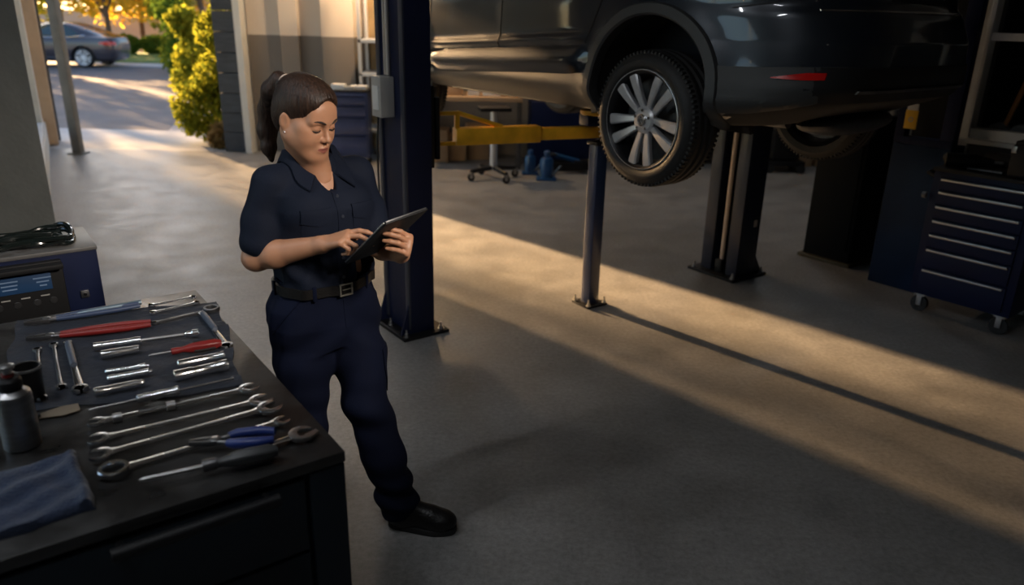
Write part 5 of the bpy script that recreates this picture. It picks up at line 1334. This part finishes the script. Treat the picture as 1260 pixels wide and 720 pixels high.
# ---- body skin
H_ = Field(HC - Vector((.20, .24, .24)), HC + Vector((.20, .22, .19)), .0023)
f = H_
f.ell((0, .016, .034), (.0745, .092, .090), .01, MH)
f.ell((0, -.028, -.034), (.0585, .060, .080), .03, MH)
for s in (-1, 1):
    f.ell((s * .034, -.050, -.034), (.030, .030, .032), .035, MH)
    f.ell((s * .044, -.022, -.046), (.020, .040, .038), .03, MH)
    f.ell((s * .047, -.045, -.006), (.020, .022, .016), .02, MH)
    f.cap((s * .056, .0, -.052), (s * .020, -.062, -.094), .020, .017, .03, MH)
    f.cap((s * .013, -.0830, .020), (s * .046, -.070, .021), .0095, .0085, .016, MH)
f.ell((0, -.070, -.093), (.024, .019, .018), .02, MH)
f.ell((0, -.045, -.088), (.042, .04, .022), .03, MH)
f.ell((0, -.066, .048), (.050, .022, .034), .03, MH)
for s in (-1, 1): f.ell((s * .031, -.0935, .004), (.017, .0125, .0105), .014, MH, op='sub')
f.cap((0, -.083, .012), (0, -.1020, -.024), .0066, .0092, .012, MH)
f.ell((0, -.1040, -.0285), (.0105, .0100, .0092), .008, MH)
for s in (-1, 1): f.ell((s * .0115, -.0940, -.0325), (.0075, .0090, .0070), .006, MH)
for s in (-1, 1):
    f.ell((s * .031, -.0735, .003), (.0165, .0130, .0125), .005, MH)
    f.ell((s * .0055, -.1000, -.0392), (.0022, .0028, .0020), .003, MH, op='sub')
f.ell((0, -.080, -.064), (.026, .016, .018), .012, MH)
f.cap((-.018, -.0885, -.0635), (-.004, -.0960, -.0585), .0035, .0052, .004, MH); f.cap((.018, -.0885, -.0635), (.004, -.0960, -.0585), .0035, .0052, .004, MH)
f.cap((-.016, -.0890, -.0690), (.016, -.0890, -.0690), .0050, .0050, .004, MH); f.ell((0, -.0925, -.0712), (.012, .0062, .0062), .005, MH)
f.cap((-.021, -.0950, -.0648), (0, -.1030, -.0645), .0012, .0014, .003, MH, op='sub'); f.cap((.021, -.0950, -.0648), (0, -.1030, -.0645), .0012, .0014, .003, MH, op='sub')
for s in (-1, 1):
    f.ell((s * .0750, .014, -.008), (.0070, .0165, .028), .006, MH, RZ(-s * .35) @ RX(-.15))
    f.ell((s * .0835, .010, -.004), (.0055, .0095, .017), .005, MH, RZ(-s * .35), op='sub')
nb = Vector((-.012, .012, 1.385))
f.cap(MH @ Vector((0, .022, -.045)), nb + Vector((0, .0, -.02)), .056, .064, .03)
f.cap(MH @ Vector((0, -.020, -.075)), nb + Vector((.0, -.045, -.05)), .038, .05, .03)
f.ell(nb + Vector((0, .01, -.10)), (.15, .085, .085), .03)
A_ = Field(np.minimum(np.minimum(sR, eR), np.minimum(wR, tR)) - .09, np.maximum(np.maximum(sR, eR), np.maximum(wR, tR)) + .09, .0026)
A_.chain([sR, eR], [.050, .042], .02); A_.chain([eR, eR.lerp(wR, .3), wR], [.042, .044, .0265], .02); A_.ell(wR, (.026, .026, .024), .015)
dR = (tR - wR)
upR = Vector((-.35, -.15, 1))
MR_, tipsR = hand(A_, wR + dR.normalized() * .012, dR, upR, 1, [(6, 24, 16), (16, 34, 22), (52, 76, 44), (58, 80, 44)], (3, 0, -2, -5), ((.018, .020, -.010), (.048, .040, -.020), (.074, .040, -.026), (.094, .030, -.029)), .94)
B_ = Field(np.minimum(np.minimum(sL, eL), np.minimum(wL, tL)) - .10, np.maximum(np.maximum(sL, eL), np.maximum(wL, tL)) + .10, .0026)
B_.chain([sL, eL], [.050, .042], .02); B_.chain([eL, eL.lerp(wL, .3), wL], [.042, .043, .0265], .02); B_.ell(wL, (.026, .026, .024), .015)
dorL = MPi.to_3x3() @ Vector((1.0, -.10, .0))
ML_, tipsL = hand(B_, wL + (tL - wL).normalized() * .006, (tL - wL), dorL, -1, [(62, 26, 14), (62, 28, 16), (64, 30, 16), (68, 30, 16)], (4, 1, -2, -6), ((.016, .020, -.004), (.046, .040, -.020), (.066, .046, -.040), (.080, .046, -.060)), .92)
K_ = Field((-.27, -.42, -.0), (.30, .22, 1.42), .007)
K_.stack([(.84, 0, 0, .15, .10), (.95, 0, .0, .155, .105), (1.06, 0, 0, .13, .10), (1.25, 0, -.01, .145, .10), (1.36, 0, 0, .10, .07)], .03)
for h, k, a in ((hL, kL, aL), (hR, kR, aR)): K_.chain([h, k, a], [.075, .05, .036], .03)
body = field_obj('body', [f.mesh('h', 1), A_.mesh('a', 1), B_.mesh('b', 1), K_.mesh('k', 1)], [M_SKIN, M_LIP], person)
Mi = np.array(MH.inverted()); co = np.empty(len(body.data.polygons) * 3); body.data.polygons.foreach_get('center', co); q = co.reshape(-1, 3) @ Mi[:3, :3].T + Mi[:3, 3]
lipz = np.where(np.abs(q[:, 0]) < .0215, 1, 0) * (q[:, 1] < -.084) * (q[:, 2] < -.0555 - np.abs(q[:, 0]) * .32 + .0006) * (q[:, 2] > -.0775 + np.abs(q[:, 0]) * .52)
body.data.polygons.foreach_set('material_index', lipz.astype(np.int32))
from mathutils.bvhtree import BVHTree
BODY = BVHTree.FromPolygons([v.co for v in body.data.vertices], [p.vertices[:] for p in body.data.polygons])
# lashes, brows, nails, earring
for s in (-1, 1):
    e = MB(); e.tube([MH @ Vector((s * .031 + s * t * .0165, -.0735 - .0140 * math.sqrt(max(0.05, 1 - (t * .98) ** 2)) , -.0045 - .0010 * t + .002 * t * t)) for t in np.linspace(-1, 1, 11)], [.0006, .0011, .0015, .0017, .0018, .0018, .0018, .0018, .0017, .0014, .0008], 8)
    e.build('eyelash', mat('lash_black', (.012, .008, .007), .6), body)
    e = MB(); bp2 = []
    for t in np.linspace(0, 1, 10):
        p_ = MH @ Vector((s * (.013 + .037 * t), -.2, .0215 + .0080 * math.sin(PI * (t * .72 + .02)))); h_ = BODY.ray_cast(p_, (MH.to_3x3() @ Vector((0, 1, 0))).normalized()); bp2.append(h_[0] + h_[1] * .0006)
    e.tube(bp2, [.0018, .0028, .0033, .0034, .0033, .0030, .0026, .0022, .0016, .0008], 8)
    e.build('eyebrow', mat('brow_brown', (.020, .012, .009), .7), body)
    MB().ball(MH @ Vector((s * .0815, -.002, -.036)), .0032).build('earring', M_CHROME, body)
for tips in (tipsR, tipsL):
    pass
# ---- hair
R_ = Field(HC - Vector((.19, .19, .22)), HC + Vector((.19, .24, .20)), .0026)
R_.ell((0, .022, .042), (.0800, .096, .0925), .01, MH)
R_.ell((0, .055, -.010), (.066, .062, .072), .03, MH)
R_.ell((0, -.022, .072), (.066, .070, .052), .03, MH)
# hairline: carve the face and the ears free
R_.ell((0, -.098, -.030), (.066, .066, .128), .014, MH, op='sub')
for s in (-1, 1):
    R_.ell((s * .072, -.052, -.048), (.040, .048, .060), .012, MH, op='sub')
    R_.ell((s * .088, .010, -.014), (.020, .024, .034), .008, MH, op='sub')
R_.ell((0, .03, -.120), (.10, .12, .055), .012, MH, op='sub')
tie = MH @ Vector((.0, .106, .072))
R_.cap(MH @ Vector((0, .070, .072)), tie, .042, .022, .02)
pt = [tie, MH @ Vector((0, .132, .068)), MH @ Vector((-.004, .150, .030)), L3(331, 135, 2.545), L3(329, 160, 2.55), L3(331, 182, 2.54), L3(334, 196, 2.53)]
R_.chain(pt, [.020, .028, .033, .034, .031, .024, .010], .014)
def strands(X, Y, Z):
    a = np.arctan2(X - HC.x, Y - HC.y - .03); return .0005 * np.sin(70 * a + 60 * Z) + .0005 * np.sin(113 * a - 40 * Z)
R_.warp(strands)
hair = field_obj('hair', [R_.mesh('r', 1)], [M_HAIR], person)
tt = MB(); ax = (pt[1] - MH @ Vector((0, .070, .072))).normalized(); Mt = frame(tie, ax)
tt.loft([[Mt @ Vector(((.0062 * math.sin(b)), (.0235 + .0062 * math.cos(b)) * math.cos(a), (.0235 + .0062 * math.cos(b)) * math.sin(a))) for b in np.linspace(0, 2 * PI, 11)[:-1]] for a in np.linspace(0, 2 * PI, 33)], cap0=False, cap1=False)
tt.build('hair_tie', mat('pale_hair_tie', (.45, .36, .30), .7), hair)
# ---- shirt
def wob(X, Y, Z):
    a = np.arctan2(X, -Y)
    w1 = np.exp(-((Z - 1.03) / .07) ** 2) * (.0065 * np.sin(9 * a + 14 * Z + 1.5 * np.sin(30 * Z)) + .003 * np.sin(17 * a - 31 * Z))
    w2 = .0048 * np.sin(26 * Z + 7 * X + 3 * np.sin(11 * Y + 3)) * np.sin(13 * X - 9 * Z + 2) + .0014 * np.sin(47 * Z - 33 * X + 20 * Y)
    return w1 + w2
S_ = Field((-.33, -.28, .93), (.33, .24, 1.50), .0042)
S_.stack([(.955, 0, -.003, .162, .122), (.985, 0, -.004, .172, .132), (1.03, 0, -.008, .175, .138), (1.10, -.002, -.012, .172, .134), (1.18, -.004, -.018, .176, .136), (1.25, -.006, -.020, .176, .132), (1.30, -.008, -.010, .166, .112), (1.345, -.008, .004, .130, .084), (1.378, -.010, .010, .092, .068), (1.405, -.010, .012, .070, .060)], .012)
for s in (-1, 1):
    S_.ell((s * .078 - .004, -.092, 1.235), (.074, .058, .070), .045)
    S_.cap((s * .06 - .01, .012, 1.366), (s * .150, .008, 1.325), .036, .046, .02)
endR = sR.lerp(eR, .83); endL = sL.lerp(eL, .80)
def sleeve(F, a, b, ra, rb):
    F.cap(a, a.lerp(b, .5), ra, (ra + rb) / 2, .03); F.cap(a.lerp(b, .5), b - (b - a).normalized() * rb * .95, (ra + rb) / 2, rb, .02)
sleeve(S_, sR, endR + (endR - sR).normalized() * .05, .059, .066); sleeve(S_, sL, endL + (endL - sL).normalized() * .05, .058, .062)
S_.warp(wob)
# flat sleeve ends, open neck
for a, b in ((sR, endR), (sL, endL)):
    n_ = (b - a).normalized(); c = b + n_ * .115
    S_.cap(c, c + n_ * .05, .098, .098, .004, op='sub')
S_.cap(MH @ Vector((0, .022, -.045)), nb + Vector((0, .0, -.02)), .060, .068, .004, op='sub')
S_.ell(nb + Vector((.0, -.085, -.018)), (.030, .046, .085), .006, op='sub', R=RX(-.35))
shirt = field_obj('shirt', [S_.mesh('s', 1)], [M_SHIRT], person)
# surface finder for the things sewn on the shirt
from mathutils.bvhtree import BVHTree
def bvh(o): return BVHTree.FromPolygons([v.co for v in o.data.vertices], [p.vertices[:] for p in o.data.polygons])
SB = bvh(shirt)
def front(B, x, z, off=.002, y0=-.6):
    h = B.ray_cast(Vector((x, y0, z)), Vector((0, 1, 0)))
    return (h[0] + h[1] * off) if h[0] else Vector((x, -.13, z))
def strip(name, grid, th, m, parent):
    """thin sewn-on cloth from a grid of points"""
    mb = MB(); ny, nx = len(grid) - 1, len(grid[0]) - 1
    g = [[mb.bm.verts.new(p) for p in r] for r in grid]; gi = [[mb.bm.verts.new(p + Vector((0, th, 0))) for p in r] for r in grid]
    CarShape._solid(None, mb, g, gi, nx, ny); return mb.build(name, m, parent, 50)
strip('placket', [[front(SB, x - .006, z, .0025) for x in (-.016, -.008, 0, .008, .016)] for z in np.linspace(.985, 1.305, 40)], .004, M_SHIRT, shirt)
for z in (1.02, 1.09, 1.16, 1.23, 1.29):
    p = front(SB, -.006, z, .004); MB().lathe([(.001, -.001), (.0055, -.001), (.0055, .0016), (.001, .0016)], 16, T(*p) @ RX(PI / 2)).build('button', mat('navy_button', (.03, .035, .05), .3), shirt)
for s in (-1, 1):
    pk = strip('pocket', [[front(SB, s * .085 - .006 + x, z, .0025) for x in np.linspace(-.045, .045, 12)] for z in np.linspace(1.14, 1.255, 16)], .004, M_SHIRT, shirt)
    strip('pocket_flap', [[front(SB, s * .085 - .006 + x, z - (.012 * (1 - abs(x) / .047) if z < 1.235 else 0), .0055) for x in np.linspace(-.047, .047, 12)] for z in np.linspace(1.222, 1.262, 6)], .005, M_SHIRT, pk)
# collar: stand and two pointed flaps
nc = nb + Vector((0, .002, 0))
def drop(x, y, up=.006):
    h = SB.ray_cast(Vector((x, y, 1.6)), Vector((0, 0, -1)))
    return h[0] + h[1] * up if h[0] else Vector((x, y, 1.30))
def collar_side(s):
    rows = []
    for k in range(23):
        t = k / 22; a = s * (math.radians(16) + (PI - math.radians(16)) * t)
        p_ = max(0, 1 - t / .30)                       # the pointed front
        dx, dy = math.sin(a), -math.cos(a)
        fwd = max(0, math.cos(a))
        zt = nc.z + .040 - .075 * fwd ** 1.4 - .004 * p_; rt = .070 + .006 * fwd
        top = Vector((nc.x + dx * rt, nc.y + dy * rt, zt))
        ro = .104 + .052 * p_; ao = a + s * .26 * p_
        out = drop(nc.x + math.sin(ao) * ro, nc.y - math.cos(ao) * ro, .008)
        mid = top.lerp(out, .38) + Vector((dx, dy, 0)) * .004 + Vector((0, 0, .012))
        inn = Vector((nc.x + dx * (rt - .003), nc.y + dy * (rt - .003), zt - .03))
        rows.append([inn, top + Vector((0, 0, .004)), mid + Vector((0, 0, .003)), out + Vector((0, 0, .002)), out - Vector((0, 0, .004)), mid - Vector((0, 0, .004))])
    return rows
for s in (-1, 1): MB().loft(collar_side(s)).build('collar', M_SHIRT, shirt, 50)
# sleeve hems
for a, b, r in ((sR, endR, .0665), (sL, endL, .0645)):
    n_ = (b - a).normalized()
# ---- trousers
def twob(X, Y, Z):
    low = np.exp(-((Z - .16) / .10) ** 2); kn = np.exp(-((Z - .50) / .10) ** 2); cr_ = np.exp(-((Z - .80) / .07) ** 2)
    return low * (.0085 * np.sin(66 * Z + 9 * X - 7 * Y)) + kn * .0065 * np.sin(44 * Z + 21 * X) + cr_ * .0065 * np.sin(38 * Z + 30 * np.abs(X) + 8 * Y) + .0032 * np.sin(23 * Z - 17 * X + 9 * np.sin(9 * Y))
T_ = Field((-.30, -.42, .02), (.34, .24, 1.02), .0048)
T_.stack([(.76, 0, .0, .165, .118), (.84, -.006, .008, .198, .138), (.90, -.004, .006, .194, .135), (.96, 0, -.002, .170, .126), (1.00, 0, -.004, .163, .124)], .02)
for s in (-1, 1): T_.ell((s * .075, .075, .86), (.085, .075, .085), .04)
for h, k, a, ex_ in ((hL, kL, aL, 0), (hR, kR, aR, 0)):
    T_.chain([h + Vector((0, 0, -.02)), h.lerp(k, .45), k, k.lerp(a, .5), a + Vector((0, .01, .0))], [.098, .094, .078, .075, .072], .03)
T_.warp(twob)
for a in (aL, aR): T_.cap(a + Vector((0, .0, -.125)), a + Vector((.0, .0, -.13)), .10, .10, .006, op='sub')
trs = field_obj('trousers', [T_.mesh('t', 1)], [M_TROUSER], person)
TBV = bvh(trs)
def around(B, ang, z, off, c=(0, 0)):
    d_ = Vector((math.sin(ang), -math.cos(ang), 0)); h = B.ray_cast(Vector((c[0], c[1], z)) + d_ * .6, -d_)
    return (h[0] + d_ * off) if h[0] else Vector((c[0], c[1], z)) + d_ * .15
# fly and side seams
strip('fly', [[front(TBV, x, z, .002) for x in (-.002, .012, .024)] for z in np.linspace(.83, .955, 14)], .004, M_TROUSER, trs)
for s in (-1, 1):
    g = [[None] * 2 for _ in range(10)]
    mb = MB(); mb.tube([around(TBV, s * (1.0 + .55 * t), .955 - .13 * t, .0008) for t in np.linspace(0, 1, 12)], .0022, 6); mb.build('pocket_seam', M_TROUSER, trs)
# cargo pocket on her left thigh
cpk = MB(); mid = hL.lerp(kL, .62); rr = []
for z in np.linspace(mid.z - .085, mid.z + .075, 12):
    row = []
    for t in np.linspace(-.55, .55, 10):
        a = math.radians(62) + t * .9; d_ = Vector((math.sin(a), -math.cos(a), 0)); c_ = Vector((mid.x + (z - mid.z) * 0, mid.y, z)); h = TBV.ray_cast(c_ + d_ * .3, -d_); row.append((h[0] + d_ * .004) if h[0] else c_ + d_ * .09)
    rr.append(row)
strip('cargo_pocket', rr, .006, M_TROUSER, trs)
# belt with buckle and loops
bl = MB(); rings = []
for k in range(72):
    a = 2 * PI * k / 72; base = [max((around(B, a, z, 0) - Vector((0, 0, z))).length for B in (TBV, SB)) for z in (.962, .985)]
    r_ = max(base) + .003; d_ = Vector((math.sin(a), -math.cos(a), 0)); rings.append([d_ * (r_ - .006) + Vector((0, 0, .958)), d_ * (r_ + .001) + Vector((0, 0, .959)), d_ * (r_ + .0015) + Vector((0, 0, .993)), d_ * (r_ - .006) + Vector((0, 0, .994))])
rings.append(rings[0]); bl.loft(rings, cap0=False, cap1=False); belt = bl.build('belt', M_LEATHER, person, 50)
BB = bvh(belt)
bp_ = front(BB, .0, .9755, .0045); bk = MB()
for dx, dz, sx, sz in ((-.022, 0, .006, .042), (.022, 0, .006, .042), (0, .019, .05, .006), (0, -.019, .05, .006), (.004, 0, .036, .0035)): bk.box((bp_.x + dx, bp_.y - .001, bp_.z + dz), (sx, .006, sz), bev=.0015)
bk.build('buckle', mat('pale_buckle', (.62, .58, .50), .3, .9), belt, label='pale metal belt buckle')
for a in (-.7, .75, -1.7, 1.75):
    p = around(BB, a, .9755, .002); MB().box((0, 0, 0), (.013, .006, .050), T(*p) @ RZ(a), .002).build('belt_loop', M_TROUSER, trs)
# ---- shoes
def shoe(ank, heel, toe):
    d_ = (toe - heel); d_.z = 0; Ls = d_.length; M = frame(Vector((heel.x, heel.y, 0)), d_)
    F = Field(np.array(M @ Vector((Ls / 2, 0, .07))) - .22, np.array(M @ Vector((Ls / 2, 0, .07))) + .22, .0032)
    F.ell((.055, 0, .050), (.058, .040, .050), .02, M); F.ell((Ls * .52, .0, .048), (Ls * .36, .040, .042), .03, M); F.ell((Ls * .76, 0, .044), (Ls * .24, .050, .040), .03, M)
    F.cap(M @ Vector((.06, 0, .07)), Vector((ank.x, ank.y, ank.z + .03)), .044, .042, .03)
    F.cap(M @ Vector((.10, 0, .085)), M @ Vector((Ls * .6, 0, .068)), .034, .032, .03)
    F.warp(lambda X, Y, Z: np.maximum(0, .020 - Z) * 2.0)
    sh = field_obj('shoe', [F.mesh('f', 1)], [M_LEATHER], person)
    ol = []
    for t in np.linspace(0, 2 * PI, 40)[:-1]:
        x = Ls / 2 + (Ls / 2 - .001) * math.cos(t); wd = .036 + .014 * max(0, min(1, (x / Ls - .35) / .35)); ol.append((x, wd * 1.04 * math.copysign(abs(math.sin(t)) ** .7, math.sin(t))))
    MB().prism(ol, .001, .024, M, .003).build('sole', M_RUBBER, sh)
    lc = MB()
    for k in range(4):
        x = Ls * (.42 + .075 * k); z = .118 - .0125 * k
        lc.tube([M @ Vector((x, -.028, z - .020)), M @ Vector((x + .004, 0, z - .004)), M @ Vector((x, .028, z - .020))], .0030, 6)
    lc.build('laces', M_BLACKPL, sh)
    return sh
hl_, tl_ = MPi @ on(478, 646, .0), MPi @ on(562, 654, .0)
shoe(aL, hl_, tl_)
hr_ = Vector((aR.x, aR.y + .065, 0)); shoe(aR, hr_, hr_ + Vector((-.07, -.26, 0)))
# ---- tablet
tA, tB, tC = at(423, 321, 2.29), at(472, 271, 2.135), at(524, 253, 2.262)
ux = (tC - tB); uy = (tA - tB) - ux * ((tA - tB).dot(ux) / ux.dot(ux)); cx_ = (tA + tC) / 2; TW, TH_ = ux.length, uy.length
ux.normalize(); uy.normalize(); nz = ux.cross(uy); cx_ = cx_ - nz * .010
MT = Matrix(((ux.x, uy.x, nz.x, cx_.x), (ux.y, uy.y, nz.y, cx_.y), (ux.z, uy.z, nz.z, cx_.z), (0, 0, 0, 1)))
print('tablet size', TW, TH_, 'normal', nz, 'tips', [tuple(round(c, 3) for c in (MT.inverted() @ (MP @ t))) for t in tipsR], [tuple(round(c, 3) for c in (MT.inverted() @ (MP @ t))) for t in tipsL])
tab = thing('tablet', 'black tablet computer held in the hands of the woman', 'tablet', MT)
FLIP = 1 if nz.z > 0 else -1
print('tablet angle', (tA - tB).angle(tC - tB) * 57.3, 'flip', FLIP)
MB().box((0, 0, 0), (TW, TH_, .010), bev=.004).build('shell', M_BLACKPL, tab)
MB().box((0, 0, FLIP * .0052), (TW - .016, TH_ - .016, .001)).build('screen', mat('dark_screen', (.006, .006, .007), .12, coat=.3), tab)
ed_ = MB()
for dx, dy, sx, sy in ((0, TH_ / 2, TW - .01, .003), (0, -TH_ / 2, TW - .01, .003), (TW / 2, 0, .003, TH_ - .01), (-TW / 2, 0, .003, TH_ - .01)): ed_.box((dx, dy, FLIP * .003), (sx, sy, .004), bev=.001)
ed_.build('edge_band', M_STEEL, tab, label='pale metal edge band')
